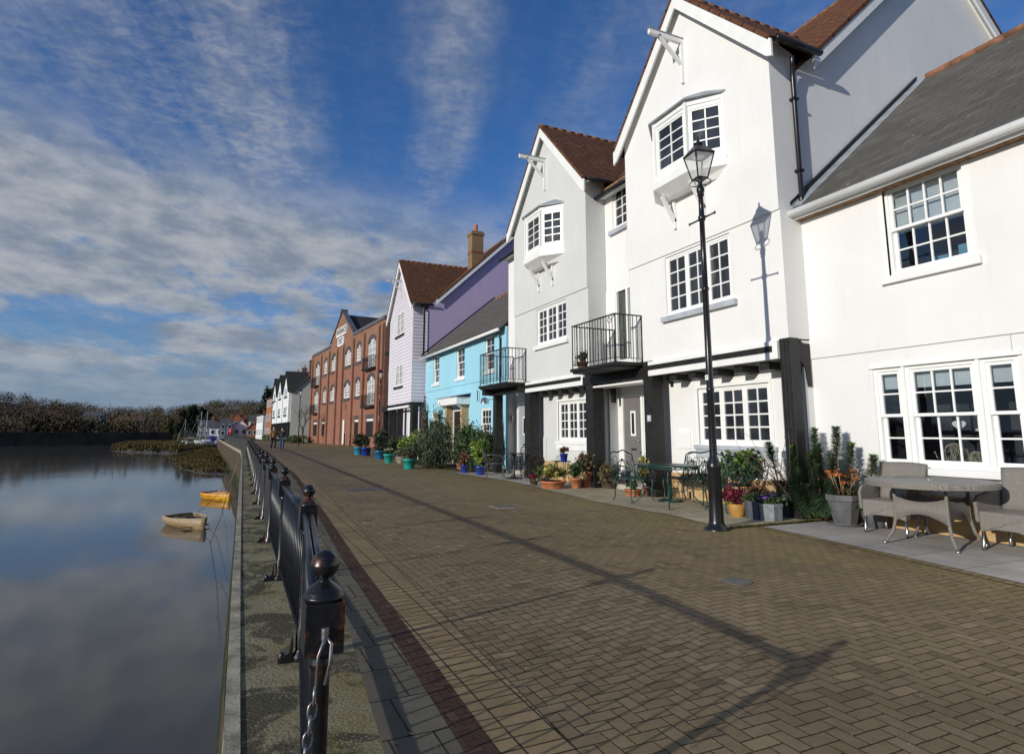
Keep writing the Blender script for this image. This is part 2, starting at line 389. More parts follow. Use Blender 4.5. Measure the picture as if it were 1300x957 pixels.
def window(parent, F, a0, a1, z0, z1, lights=3, cols=2, rows=4, rec=.05, sill=None, pane=None, widths=None, world=True, name='window', fw=.05, bar=.027, surround=False):
    mb = MB(); r = -rec
    mb.fbox(F, a0, a1, r - .07, r, z1 - fw, z1); mb.fbox(F, a0, a1, r - .07, r, z0, z0 + fw)
    mb.fbox(F, a0, a0 + fw, r - .07, r, z0 + fw, z1 - fw); mb.fbox(F, a1 - fw, a1, r - .07, r, z0 + fw, z1 - fw)
    W = widths or [1] * lights; tot = sum(W); inner = (a1 - a0 - 2 * fw) - fw * .8 * (len(W) - 1); a = a0 + fw
    for i, wd in enumerate(W):
        b = a + inner * wd / tot
        if i < len(W) - 1: mb.fbox(F, b, b + fw * .8, r - .068, r - .003, z0 + fw, z1 - fw)
        s = .038; Z0, Z1 = z0 + fw, z1 - fw
        mb.fbox(F, a, b, r - .06, r - .012, Z1 - s, Z1); mb.fbox(F, a, b, r - .06, r - .012, Z0, Z0 + s * 1.3)
        mb.fbox(F, a, a + s, r - .06, r - .012, Z0 + s * 1.3, Z1 - s); mb.fbox(F, b - s, b, r - .06, r - .012, Z0 + s * 1.3, Z1 - s)
        cc = cols[i] if isinstance(cols, (list, tuple)) else cols
        for j in range(1, cc):
            x = a + s + (b - a - 2 * s) * j / cc; mb.fbox(F, x - bar / 2, x + bar / 2, r - .05, r - .02, Z0 + s * 1.3, Z1 - s)
        for j in range(1, rows):
            zz = Z0 + s * 1.3 + (Z1 - Z0 - 2.3 * s) * j / rows; mb.fbox(F, a + s, b - s, r - .048, r - .022, zz - bar / 2, zz + bar / 2)
        a = b + fw * .8
    if surround:
        mb.fbox(F, a0 - .06, a1 + .06, -.01, .022, z1, z1 + .07); mb.fbox(F, a0 - .06, a0, -.01, .018, z0, z1); mb.fbox(F, a1, a1 + .06, -.01, .018, z0, z1)
    o = mb.build(name, white_u, parent, world)
    pm = MB(); pm.quad(F.p(a0 + .01, r - .04, z0 + .01), F.p(a1 - .01, r - .04, z0 + .01), F.p(a1 - .01, r - .04, z1 - .01), F.p(a0 + .01, r - .04, z1 - .01))
    pm.build('pane', pane or pane_d, o, world)
    if sill:
        sm = MB(); sm.fbox(F, a0 - .12, a1 + .1, -.03, .09, z0 - .12, z0 - .012); sm.build('sill', sill, o, world, bevel=.006)
    return o
def sash(parent, F, a0, a1, z0, z1, cols=2, rt=2, rb=2, rec=.03, sill=None, pane=None, world=True, name='sash_window', bar=.022, mid=None, panes=True):
    mb = MB(); r = -rec; fw = .05
    mb.fbox(F, a0, a1, r - .13, r, z1 - fw, z1); mb.fbox(F, a0, a1, r - .13, r, z0, z0 + fw)
    mb.fbox(F, a0, a0 + fw, r - .13, r, z0 + fw, z1 - fw); mb.fbox(F, a1 - fw, a1, r - .13, r, z0 + fw, z1 - fw)
    zm = mid or (z0 + z1) / 2; A0, A1 = a0 + fw, a1 - fw
    for (Z0, Z1, off, rows) in ((zm - .02, z1 - fw, .02, rt), (z0 + fw, zm + .02, .065, rb)):
        s = .042; f = r - off
        mb.fbox(F, A0, A1, f - .04, f, Z1 - s, Z1); mb.fbox(F, A0, A1, f - .04, f, Z0, Z0 + s)
        mb.fbox(F, A0, A0 + s, f - .04, f, Z0 + s, Z1 - s); mb.fbox(F, A1 - s, A1, f - .04, f, Z0 + s, Z1 - s)
        for j in range(1, cols):
            x = A0 + s + (A1 - A0 - 2 * s) * j / cols; mb.fbox(F, x - bar / 2, x + bar / 2, f - .035, f - .008, Z0 + s, Z1 - s)
        for j in range(1, rows):
            zz = Z0 + s + (Z1 - Z0 - 2 * s) * j / rows; mb.fbox(F, A0 + s, A1 - s, f - .033, f - .01, zz - bar / 2, zz + bar / 2)
    o = mb.build(name, white_u, parent, world)
    pm = MB()
    pm.quad(F.p(A0, r - .042, zm), F.p(A1, r - .042, zm), F.p(A1, r - .042, z1 - .02), F.p(A0, r - .042, z1 - .02))
    pm.quad(F.p(A0, r - .087, z0 + .02), F.p(A1, r - .087, z0 + .02), F.p(A1, r - .087, zm), F.p(A0, r - .087, zm))
    pm.build('pane', pane or pane_d, o, world)
    if sill:
        sm = MB(); sm.fbox(F, a0 - .12, a1 + .1, -.03, .09, z0 - .12, z0 - .012); sm.build('sill', sill, o, world, bevel=.006)
    return o
def door(parent, F, a0, a1, z0, z1, m, rec=.05, world=True, light=True):
    fr = MB(); r = -rec; f = .075
    fr.fbox(F, a0 - f, a1 + f, r - .08, r + .02, z1, z1 + f); fr.fbox(F, a0 - f, a0, r - .08, r + .02, z0, z1); fr.fbox(F, a1, a1 + f, r - .08, r + .02, z0, z1)
    fo = fr.build('door_frame', white_u, parent, world)
    lf = MB(); lf.fbox(F, a0, a1, r - .06, r - .015, z0, z1); d = lf.build('door', m, parent, world)
    if light:
        c = (a0 + a1) / 2 - .02; k = MB(); k.fbox(F, c - .10, c + .10, r - .014, r - .002, z0 + 1.12, z0 + 1.72); k.build('vision_panel', white_u, d, world)
        k = MB(); k.fbox(F, c - .05, c + .05, r - .003, r + .002, z0 + 1.17, z0 + 1.67); k.build('pane', pane_d, d, world)
        k = MB(); k.tube(F.p(a0 + .08, r, z0 + 1.0), F.p(a0 + .08, r + .04, z0 + 1.0), .01); k.tube(F.p(a0 + .08, r + .04, z0 + 1.0), F.p(a0 + .20, r + .04, z0 + 1.0), .009)
        k.build('handle', metal_s, d, world)
        k = MB(); k.fbox(F, c - .11, c + .11, r - .014, r - .006, z0 + .78, z0 + .83); k.build('letter_plate', metal_s, d, world)
    return d
def FX(X): return Fr((X, 0, 0), (0, 1, 0), (-1, 0, 0))   # facade facing the water, a = world y
def FY(Y): return Fr((0, Y, 0), (1, 0, 0), (0, -1, 0))   # wall facing the camera side, a = world x

def oriel(root, yc, z0=6.36, z1=7.62, p=.42, hw=1.03, fw=.47, X=8.0):
    b = MB(); ring = [(X + .02, yc - hw), (X - p, yc - fw), (X - p, yc + fw), (X + .02, yc + hw)]
    def pr(zb, zt, g=0.0):
        k = [(x - (g if i in (1, 2) else 0), y + (g if i > 1 else -g)) for i, (x, y) in enumerate(ring)]
        b.prism([(x, y, zb) for x, y in k], (0, 0, zt - zb))
    pr(z0 - .02, z0 + .09, .03); pr(z1 - .1, z1, .02)
    for (x, y) in ring: b.box(x - .035, x + .035, y - .035, y + .035, z0 - .01, z1 - .01)
    bay = b.build('bay_window', white_u, root)
    b = MB(); k = [(x - (.05 if i in (1, 2) else 0), y + (.05 if i > 1 else -.05)) for i, (x, y) in enumerate(ring)]
    low = [(X + .02, yc - hw * .8), (X - p * .55, yc - fw * .7), (X - p * .55, yc + fw * .7), (X + .02, yc + hw * .8)]
    n = len(b.v); b.add([(x, y, z0 - .02) for x, y in k] + [(x, y, z0 - .17) for x, y in k] + [(x, y, z0 - .34) for x, y in low],
                        [(0, 1, 2, 3), (0, 4, 5, 1), (1, 5, 6, 2), (2, 6, 7, 3), (4, 8, 9, 5), (5, 9, 10, 6), (6, 10, 11, 7), (11, 10, 9, 8)])
    b.build('bay_base', white_p, bay)
    for dy in (-.42, .42):
        b = MB(); b.beam((X - .02, yc + dy, z0 - .95), (X - .02, yc + dy, z0 - .3), .07, .07, (0, 1, 0)); b.beam((X - .03, yc + dy, z0 - .80), (X - .34, yc + dy, z0 - .30), .06, .07, (0, 1, 0))
        b.build('bracket', white_p, bay)
    b = MB(); e = [(x - (.09 if i in (1, 2) else 0), y + (.09 if i > 1 else -.09)) for i, (x, y) in enumerate(ring)]
    t = [(X + .02, yc - hw * .55), (X + .02, yc + hw * .55)]
    b.add([(x, y, z1) for x, y in e] + [(x, y, z1 + .035) for x, y in e] + [(*t[0], z1 + .3), (*t[1], z1 + .3)],
          [(3, 2, 1, 0), (0, 1, 5, 4), (1, 2, 6, 5), (2, 3, 7, 6), (4, 5, 8), (5, 6, 9, 8), (6, 7, 9)])
    b.build('bay_roof', lead, bay)
    for i in (0, 1, 2):
        P = Vector((*ring[i], 0)); Q = Vector((*ring[i + 1], 0)); L = (Q - P).length; A = (Q - P) / L; nn = Vector((A.y * -1, A.x, 0))
        if nn.x > 0: nn = -nn
        F = Fr(P, A, nn)
        window(bay, F, .0, L, z0 + .09, z1 - .1, 1, 2, 4, rec=0.0, fw=.075)
    return bay

def hoist(root, yc, z=9.3, X=8.0, m=None):
    b = MB(); b.beam((X, yc, z), (X - .85, yc, z), .07, .10, (0, 0, 1)); b.beam((X - .03, yc, z + .03), (X - .03, yc, z - .92), .07, .06, (0, 1, 0))
    b.beam((X - .04, yc, z - .52), (X - .62, yc, z - .02), .05, .07, (0, 1, 0)); h = b.build('hoist_beam', m or white_p, root)
    b = MB(); b.box(X - .87, X, yc - .05, yc + .05, z + .052, z + .066); b.build('lead_cap', lead, h)

def gable_roof(root, yc, hw, apex, X=8.0, ov=.22, oy=.22, slope=1.08, ze=7.62, km=.948, xs=8.55, tile=None, ridge=None):
    xf = X - ov; ez = apex - slope * (hw + oy)
    for sgn in (-1, 1):
        b = MB(); ye = yc + sgn * (hw + oy)
        xe_ = xs + (ez - ze) / km + .03; xb = xs + (apex - ze) / km + .05
        e0, e1, r1, r0 = (xf, ye, ez), (xe_, ye, ez), (xb, yc, apex), (xf, yc, apex)
        b.slab(e0, e1, r1, r0, .07)
        r = b.build('roof', tile or tile_b, root)
        # bargeboard and white soffit
        b = MB(); t = .23
        b.prism([(xf + .015, yc, apex - .06), (xf + .015, ye, ez - .06), (xf + .015, ye, ez - .06 - t * 1.35), (xf + .015, ye - sgn * .12, ez - .06 - t * 1.1), (xf + .015, yc, apex - .06 - t * 1.45)], (.04, 0, 0))
        b.build('bargeboard', white_p, root)
        b = MB(); b.quad((xf + .05, yc, apex - .11), (X + .01, yc, apex - .11), (X + .01, ye, ez - .11), (xf + .05, ye, ez - .11)); b.build('soffit', white_p, root)
        b = MB(); b.path([(xf + .1, ye + sgn * .05, ez - .04), (X + .95, ye + sgn * .05, ez - .04)], .055, 8); b.build('gutter', black_p, root)
    b = MB(); n = int((xb - xf) / .3)
    for i in range(n): b.tube((xf + i * .3, yc, apex - .045), (xf + i * .3 + .3, yc, apex - .05), .072, .068, 8)
    b.build('ridge_tiles', ridge or ridge_t, root)

def balcony(root, y0, y1, xr, xl, xf=7.3, zd=2.74, top=3.84, bot=2.9):
    b = MB(); b.box(xf - .04, 8.5, y0 - .06, y1 + .06, zd, zd + .07); b.box(xf, 8.5, y0, y1, zd - .05, zd); bal = b.build('balcony', black_t, root)
    b = MB()
    runs = [((xf, y0), (xf, y1)), ((xf, y0), (xr, y0)), ((xf, y1), (xl, y1))]
    for (p, q) in runs:
        p = Vector((*p, 0)); q = Vector((*q, 0)); L = (q - p).length
        b.beam(p + Vector((0, 0, top)), q + Vector((0, 0, top)), .05, .024); b.beam(p + Vector((0, 0, bot)), q + Vector((0, 0, bot)), .03, .012)
        n = max(2, round(L / .115))
        for i in range(n + 1):
            c = p.lerp(q, i / n); r = .015 if i in (0, n) else .0095; b.tube(c + Vector((0, 0, zd + .06 if i in (0, n) else bot)), c + Vector((0, 0, top)), r, n=6)
    b.path([(xf, y0, top)] + [(xf + .02 + .05 * math.cos(t / 2), y0 + .25, top - .1 + .06 * math.sin(t / 2)) for t in range(0, 13)], .007, 5)
    b.build('railing', black_p, bal)
    return bal

def post(root, y0, y1, x0, x1, z1=2.82, name='pillar'):
    b = MB(); b.box(x0, x1, y0, y1, 0.0, z1)
    yy = y0
    for k in range(1, 3): b.box(x0 - .004, x0 + .02, y0 + (y1 - y0) * k / 3 - .005, y0 + (y1 - y0) * k / 3 + .005, .1, z1 - .05)
    p = b.build(name, black_t, root, bevel=.012); return p
def knee(root, y, x):
    b = MB(); b.prism([(x, y, 2.75), (x + .34, y, 2.75), (x + .34, y, 2.05), (x + .26, y, 2.05), (x + .22, y, 2.35), (x + .08, y, 2.5), (x, y, 2.55)], (0, -.1, 0)); b.build('knee_brace', black_t, root)

def ground_bay(root, ya, yb, wm, gw, stripes, X=8.45, sillm=None, joists=None):
    """recessed ground floor with casement, jetty fascia and joist ends"""
    F = FX(X)
    wall('ground_wall', F, ya, yb, .5, 2.84, [(gw[0], gw[1], 1.09, 2.19)], wm, root, th=.25)
    window(root, F, gw[0], gw[1], 1.09, 2.19, 3, 2, 4, rec=.03, surround=True)
    b = MB(); b.fbox(F, gw[0] - .12, gw[1] + .12, -.01, .06, 1.0, 1.078); b.fbox(F, gw[0] - .1, gw[1] + .1, -.012, .03, .84, .998); b.build('sill', sillm or grey_sill, root)
    b = MB(); b.box(X - .035, X + .24, ya, yb, 0, .5); b.build('plinth', brick_y, root)
    b = MB(); b.box(7.93, 7.99, stripes[0], stripes[1], 2.50, 2.80); fa = b.build('fascia', white_p, root, bevel=.004)
    b = MB(); b.box(7.915, 7.931, stripes[0] + .1, stripes[1] - .0, 2.62, 2.72); b.build('stripe', black_t, fa)
    b = MB(); b.box(7.99, 8.46, stripes[0], stripes[1], 2.795, 2.818); b.build('jetty_soffit', white_p, root)
    for y in joists:
        b = MB(); b.box(8.05, 8.45, y - .10, y + .10, 2.36, 2.49); b.build('joist', black_t, root)

def tall_unit(root, yc, hw, wm, yl, up, gw, joists, gy, fascia, win_up_link, sidewall=False, apex=10.42, sillm=None):
    X = 8.0; FXx = FX(X); sl = 1.08; ywl, ywr = yc - hw, yc + hw
    top = lambda a: apex - .1 - sl * abs(a - yc)
    low = wall('upper_wall', FXx, ywl, ywr, 2.82, 4.97, [(up[0], up[1], up[2], up[3])], wm, root, th=.28)
    wall('gable_wall', FXx, ywl - .0, ywr, 4.97, top, [], wm, root, th=.28, breaks=[yc], d=.028)
    window(root, FXx, up[0], up[1], up[2], up[3], 3, 2, 4, rec=.03, sill=sillm or grey_sill)
    for y_, sg in ((ywl - .004, -1), (ywr + .004, 1)):
        b = MB(); b.quad((X - .0, y_, 2.82), (8.56, y_, 2.82), (8.56, y_, 7.9), (X - .0, y_, top(ywl) + .02)); b.quad((X - .028, y_, 4.97), (X, y_, 4.97), (X, y_, top(ywl) + .02), (X - .028, y_, top(ywl) + .02)); b.build('return_wall', wm, root)
    b = MB(); b.quad((X + .01, ywl, 2.822), (8.46, ywl, 2.822), (8.46, ywr, 2.822), (X + .01, ywr, 2.822)); b.build('jetty_underside', white_p, root)
    oriel(root, yc, X=X - .028); hoist(root, yc, X=X - .028); gable_roof(root, yc, hw, apex)
    ground_bay(root, gy[0], gy[1], wm, gw, fascia, joists=joists, sillm=sillm)
    # link bay on the left
    XL = 8.55; F = FX(XL); y0, y1 = ywr, yl
    dz = (3.02, 4.86)
    return F

# ---- C: tall white gabled house --------------------------------------------------
hC = thing('gabled_house', 'tall white gabled house with an oriel window, directly behind the nearest street lamp', 'house', (8.0, 6.8, 0), group='gabled terraced houses along the quay')
tall_unit(hC, 8.9, 2.1, white_r, 12.75, (7.94, 9.75, 3.68, 4.92), (7.66, 9.45), [7.37, 7.96, 8.55, 9.14, 9.71], (6.86, 10.9), (6.98, 10.35), None)
F = FX(8.55)
wall('link_wall', F, 11.0, 12.78, 2.9, 7.62, [(11.55, 12.40, 3.0, 4.88), (11.05, 12.40, 6.42, 7.55)], white_r, hC, th=.25)
window(hC, F, 11.05, 12.40, 6.42, 7.52, 2, 2, 4, rec=.03, sill=grey_sill)
fd = MB(); fd.fbox(F, 11.55, 12.40, -.09, -.0, 4.80, 4.88)
for a in (11.55, 12.32, 11.86): fd.fbox(F, a, a + .08, -.09, -.0, 3.0, 4.80)
fd.fbox(F, 11.55, 12.40, -.085, -.005, 3.0, 3.08)
ob = fd.build('balcony_door', white_u, hC); fd = MB(); fd.quad(F.p(11.6, -.06, 3.02), F.p(12.38, -.06, 3.02), F.p(12.38, -.06, 4.84), F.p(11.6, -.06, 4.84)); fd.build('pane', glassmat('green_pane', (.10, .12, .10)), ob)
b = MB(); b.fbox(F, 12.36, 12.78, .002, .015, 2.9, 4.9); b.build('door_surround', white_p, hC)
balcony(hC, 10.6, 12.4, 7.98, 8.5)
b = MB(); b.fbox(FX(8.5), 11.0, 12.78, -.05, .0, 2.70, 2.99); b.build('balcony_kerb', white_p, hC)
# porch below
FD = FX(8.8)
wall('porch_wall', FD, 10.9, 13.4, .08, 2.75, [(11.70, 12.58, .12, 2.22)], white_p, hC, th=.2, board=0)
door(hC, FD, 11.78, 12.5, .12, 2.17, door_g, rec=-.01)
b = MB(); b.box(8.45, 8.8, 10.9, 10.98, 0, 2.8); b.build('porch_return', white_r, hC)
b = MB(); b.box(8.35, 8.82, 11.3, 12.9, 0, .12); b.build('doorstep', M_('step_stone', (.42, .39, .33), .9, var=.2), hC, bevel=.01)
post(hC, 10.25, 10.55, 7.95, 8.24); knee(hC, 10.27, 8.22)
b = MB(); b.box(7.93, 8.12, 10.36, 13.0, 2.50, 2.69); b.build('porch_beam', black_t, hC)
b = MB(); b.box(7.97, 8.4, 10.6, 12.6, 2.40, 2.44); b.build('porch_trim', white_p, hC)
post(hC, 6.76, 6.97, 7.97, 8.18, name='corner_pillar'); knee(hC, 6.9, 8.12)
b = MB(); b.box(8.32, 8.5, 6.82, 6.86, 0, 2.8); b.build('corner_return', white_r, hC)
# number plate, meter box, porch light
b = MB(); b.box(7.935, 7.95, 10.32, 10.44, 1.55, 1.68); np_ = b.build('number_plate', M_('plate_grey', (.45, .47, .5), .5), hC)
text_part('7', .1, white_u, 'number', np_, (7.934, 10.38, 1.615), (0, -1, 0), (0, 0, 1), .002)
b = MB(); b.box(8.425, 8.45, 9.70, 10.08, 1.0, 1.36); b.box(8.418, 8.426, 9.74, 10.04, 1.04, 1.32); b.build('meter_box', white_u, hC)
def wall_lantern(root, x, y, z):
    b = MB(); b.path([(x, y, z - .12), (x - .07, y, z - .16), (x - .14, y, z - .08)], .012, 6); b.lathe([(.0, -.13), (.03, -.12), (.055, .06)], (x - .15, y, z), 8); b.build('wall_lantern', metal_s, root)
    b = MB(); b.lathe([(.075, .06), (.06, .09), (.0, .13)], (x - .15, y, z), 8); b.build('lantern_cap', metal_s, root)
wall_lantern(hC, 8.8, 12.95, 1.75)
b = MB(); b.lathe([(.0, -.05), (.07, -.03), (.08, .03), (.06, .05)], (8.72, 13.1, 2.45), 12); b.build('bell_box', M_('cream', (.7, .62, .45), .5), hC)
# main block and roof
def main_block(root, ya, yb, wm, side_near=True, tile=None, barge=white_p):
    xs, xr, xe, ze, zr = 8.55, 13.25, 17.95, 7.62, 12.08
    k = (zr - ze) / (xr - xs)
    prof = lambda a: zr - .1 - k * abs(a - xr)
    wall('side_wall', FY(ya), xs, xe, 2.9, prof, [], wm, root, th=.3, breaks=[xr])
    b = MB(); b.quad((xe, ya, 0), (xe, yb, 0), (xe, yb, ze), (xe, ya, ze)); b.quad((xs, yb, 0), (xe, yb, 0), (xe, yb, ze), (xr, yb, zr - .1), (xs, yb, ze)); b.build('rear_wall', wm, root)
    o = .2; y0, y1 = ya - o, yb; xn = xs + .38
    b = MB(); b.slab((xs - .22, ya, ze - k * .22), (xs - .22, y1, ze - k * .22), (xr, y1, zr), (xr, ya, zr), .07); b.slab((xn, y0, ze + k * (xn - xs)), (xn, ya, ze + k * (xn - xs)), (xr, ya, zr), (xr, y0, zr), .07); b.build('main_roof', tile or tile_b, root)
    b = MB(); b.slab((xe + .22, y0, ze - k * .22), (xe + .22, y1, ze - k * .22), (xr, y1, zr), (xr, y0, zr), .07); b.build('main_roof', tile or tile_b, root)
    for s_, xx, zz in ((-1, xn, ze + k * (xn - xs)), (1, xe + .22, ze - k * .22)):
        b = MB(); b.prism([(xr, y0 + .015, zr - .06), (xx, y0 + .015, zz - .06), (xx, y0 + .015, zz - .32), (xr, y0 + .015, zr - .34)], (0, .04, 0)); b.build('bargeboard', barge, root)
        b = MB(); b.quad((xr, y0 + .05, zr - .1), (xr, ya + .01, zr - .1), (xx, ya + .01, zz - .1), (xx, y0 + .05, zz - .1)); b.build('soffit', white_p, root)
    b = MB(); n = int((y1 - y0) / .3)
    for i in range(n): b.tube((xr, y0 + i * .3, zr - .045), (xr, y0 + i * .3 + .297, zr - .045), .08, .075, 8)
    b.build('ridge_tiles', ridge_t, root)
main_block(hC, 6.84, 12.75, side_r)
b = MB(); b.path([(8.28, 11.1, 7.36), (8.28, 12.75, 7.36)], .06, 8); b.build('gutter', black_p, hC)
b = MB(); b.box(8.36, 8.54, 11.0, 12.75, 7.36, 7.48); b.build('eaves_board', white_p, hC); b = MB(); b.box(8.46, 8.55, 11.0, 12.75, 7.5, 7.62); b.build('eaves_timber', wood, hC)
b = MB(); b.path([(8.35, 6.63, 7.72), (8.42, 6.70, 7.60), (8.46, 6.74, 7.35), (8.46, 6.74, 5.25), (8.40, 6.70, 5.08)], .04, 8)
for z in (7.0, 5.7): b.box(8.40, 8.52, 6.69, 6.84, z - .02, z + .02)
b.build('downpipe', black_p, hC)

# ---- B: grey rendered gabled house -------------------------------------------------
hB = thing('gabled_house', 'light grey gabled house between the white gabled house and the blue cottage', 'house', (8.0, 12.75, 0), group='gabled terraced houses along the quay')
tall_unit(hB, 14.97, 2.2, grey_r, 18.9, (13.88, 15.63, 3.82, 4.9), (13.66, 15.2), [13.25, 13.81, 14.40, 14.98, 15.54], (12.8, 16.6), (12.98, 16.3), None, sillm=white_p)
F = FX(8.55)
wall('link_wall', F, 17.17, 18.88, 2.9, 7.6, [(17.45, 18.3, 3.0, 4.9), (17.3, 18.25, 6.35, 7.5)], white_r, hB, th=.25)
window(hB, F, 17.3, 18.25, 6.35, 7.5, 2, 1, 4, rec=.03, sill=white_p)
window(hB, F, 17.45, 18.3, 3.0, 4.9, 2, 1, 2, rec=.04, name='balcony_door', pane=pane_w)
balcony(hB, 16.35, 18.37, 7.98, 8.5)
FD = FX(8.8)
wall('porch_wall', FD, 16.6, 18.95, .08, 2.75, [(17.72, 18.62, .12, 2.3)], grey_r, hB, th=.2)
door(hB, FD, 17.8, 18.55, .12, 2.24, M_('pale_door', (.34, .36, .38), .5, var=.05), rec=-.01)
b = MB(); b.box(8.35, 8.82, 17.4, 18.9, 0, .12); b.build('doorstep', MATS['step_stone'], hB, bevel=.01)
b = MB(); b.box(8.45, 8.8, 16.6, 16.68, 0, 2.8); b.build('porch_return', grey_r, hB)
post(hB, 12.58, 12.9, 7.95, 8.27); knee(hB, 12.6, 8.25); post(hB, 16.05, 16.38, 7.95, 8.28); knee(hB, 16.08, 8.26); post(hB, 18.55, 18.82, 7.95, 8.2)
b = MB(); b.box(7.72, 7.95, 16.3, 18.6, 2.52, 2.70); b.box(7.4, 7.93, 18.2, 18.45, 2.52, 2.72); b.build('porch_beam', black_t, hB)
wall_lantern(hB, 8.8, 18.8, 1.8)
b = MB(); b.box(8.78, 8.8, 18.76, 18.84, 1.35, 1.55); np_ = b.build('number_plate', MATS['plate_grey'], hB)
text_part('8', .12, white_u, 'number', np_, (8.778, 18.80, 1.45), (0, -1, 0), (0, 0, 1), .002)
b = MB(); b.box(8.425, 8.45, 15.9, 16.3, .6, 1.2); b.build('meter_box', grey_r, hB)
main_block(hB, 12.76, 18.9, grey_r)
b = MB(); b.path([(8.28, 17.3, 7.36), (8.28, 19.05, 7.36)], .06, 8); b.build('gutter', black_p, hB)
b = MB(); b.box(8.36, 8.54, 17.2, 19.0, 7.36, 7.48); b.build('eaves_board', white_p, hB)
b = MB(); b.path([(8.3, 12.6, 7.36), (8.3, 12.9, 7.36)], .05, 8); b.build('hopper', black_p, hB)
b = MB(); b.fbox(FX(8.0), 13.35, 13.55, .0, .012, 3.05, 3.17); b.build('vent', M_('vent_grey', (.45, .45, .42), .6), hB)

# ---- D: low white house on the right -----------------------------------------------
hD = thing('low_house', 'low white house with a grey slate roof and sash windows behind the wicker table', 'house', (8.5, 0, 0))
F = FX(8.5)
wins = [(3.98, 5.80, .86, 2.24), (4.33, 5.40, 3.55, 4.88), (-.2, 1.6, .86, 2.24), (.2, 1.3, 3.55, 4.88)]
wall('ground_wall', F, -6, 6.83, .5, 2.5, [w_ for w_ in wins if w_[3] < 3], white_r, hD, th=.12, rev=.12, d=0)
wall('upper_wall', F, -6, 6.83, 2.5, 5.05, [w_ for w_ in wins if w_[3] > 3], white_r, hD, th=.12, rev=.12, d=.022)
b = MB(); b.box(8.465, 8.9, -6, 6.8, 0, .5); b.build('plinth', brick_y, hD)
clear = bpy.data.materials.new('clear_glass'); clear.use_nodes = True
t = NT(clear.node_tree); clear.node_tree.nodes.remove(clear.node_tree.nodes['Principled BSDF'])
tr = t.n('ShaderNodeBsdfTransparent'); tr.inputs[0].default_value = (.72, .76, .80, 1); gl = t.n('ShaderNodeBsdfGlossy'); gl.inputs['Roughness'].default_value = .02
fz = t.n('ShaderNodeFresnel'); fz.inputs[0].default_value = 1.6; mx = t.n('ShaderNodeMixShader'); t.l(t.m('MULTIPLY', fz.outputs[0], 1.3, clamp=True), mx.inputs[0]); t.l(tr.outputs[0], mx.inputs[1]); t.l(gl.outputs[0], mx.inputs[2])
t.l(mx.outputs[0], clear.node_tree.nodes['Material Output'].inputs[0])
room = M_('dim_room', (.045, .045, .05), .9, var=.4, vscale=2); blind = M_('blind_cloth', (.62, .66, .64), .9, var=.06)
def interior(root, F, a0, a1, z0, z1, dep=.9):
    b = MB(); P = F.p; d0 = -.125
    b.quad(P(a0, -dep, z0), P(a1, -dep, z0), P(a1, -dep, z1), P(a0, -dep, z1))
    for (p, q) in (((a0, z0), (a1, z0)), ((a1, z0), (a1, z1)), ((a1, z1), (a0, z1)), ((a0, z1), (a0, z0))): b.quad(P(p[0], d0, p[1]), P(q[0], d0, q[1]), P(q[0], -dep, q[1]), P(p[0], -dep, p[1]))
    return b.build('window_recess', room, root)
for (a0, a1, z0, z1) in (wins[0], wins[2]):
    parts = [(a0, a0 + .42), (a0 + .46, a1 - .46), (a1 - .42, a1)]
    o = None
    for i, (p, q) in enumerate(parts):
        sash(hD, F, p, q, z0, z1, cols=3 if i == 1 else 1, rec=.02, pane=clear, mid=1.56)
    b = MB(); b.fbox(F, a0 + .42, a0 + .46, -.11, .012, z0, z1); b.fbox(F, a1 - .46, a1 - .42, -.11, .012, z0, z1); b.fbox(F, a0 - .05, a1 + .05, -.02, .03, z1, z1 + .05); b.build('window_post', white_u, hD)
    b = MB(); b.fbox(F, a0 - .14, a1 + .12, -.02, .12, z0 - .1, z0 - .01); b.build('sill', white_p, hD, bevel=.008)
    r_ = interior(hD, F, a0, a1, z0, z1)
    b = MB(); b.fbox(F, a0 + .05, a1 - .05, -.17, -.155, z1 - .30, z1 - .02); b.build('roller_blind', blind, r_)
    b = MB(); b.fbox(F, a0 + .02, a1 - .02, -.5, -.14, z0 - .01, z0 + .012); b.build('window_board', white_p, r_)
for (a0, a1, z0, z1) in (wins[1], wins[3]):
    sash(hD, F, a0, a1, z0, z1, cols=4, rec=.02, sill=white_p, pane=clear, mid=4.22)
    b = MB(); b.fbox(F, a0 - .07, a0, -.02, .03, z0, z1 + .06); b.fbox(F, a1, a1 + .07, -.02, .03, z0, z1 + .06); b.fbox(F, a0, a1, -.02, .03, z1, z1 + .06); b.build('window_frame', white_u, hD)
    r_ = interior(hD, F, a0, a1, z0, z1)
    b = MB(); b.fbox(F, a0 + .04, a1 - .04, -.20, -.16, 4.18, z1 - .02); b.build('net_curtain', blind, r_)
    b = MB(); b.fbox(F, a0 + .04, a0 + .3, -.32, -.28, z0 + .06, z0 + .28); b.fbox(F, a0 + .42, a0 + .66, -.34, -.3, z0 + .06, z0 + .2); b.build('box', M_('blue_box', (.15, .35, .45), .6), r_)
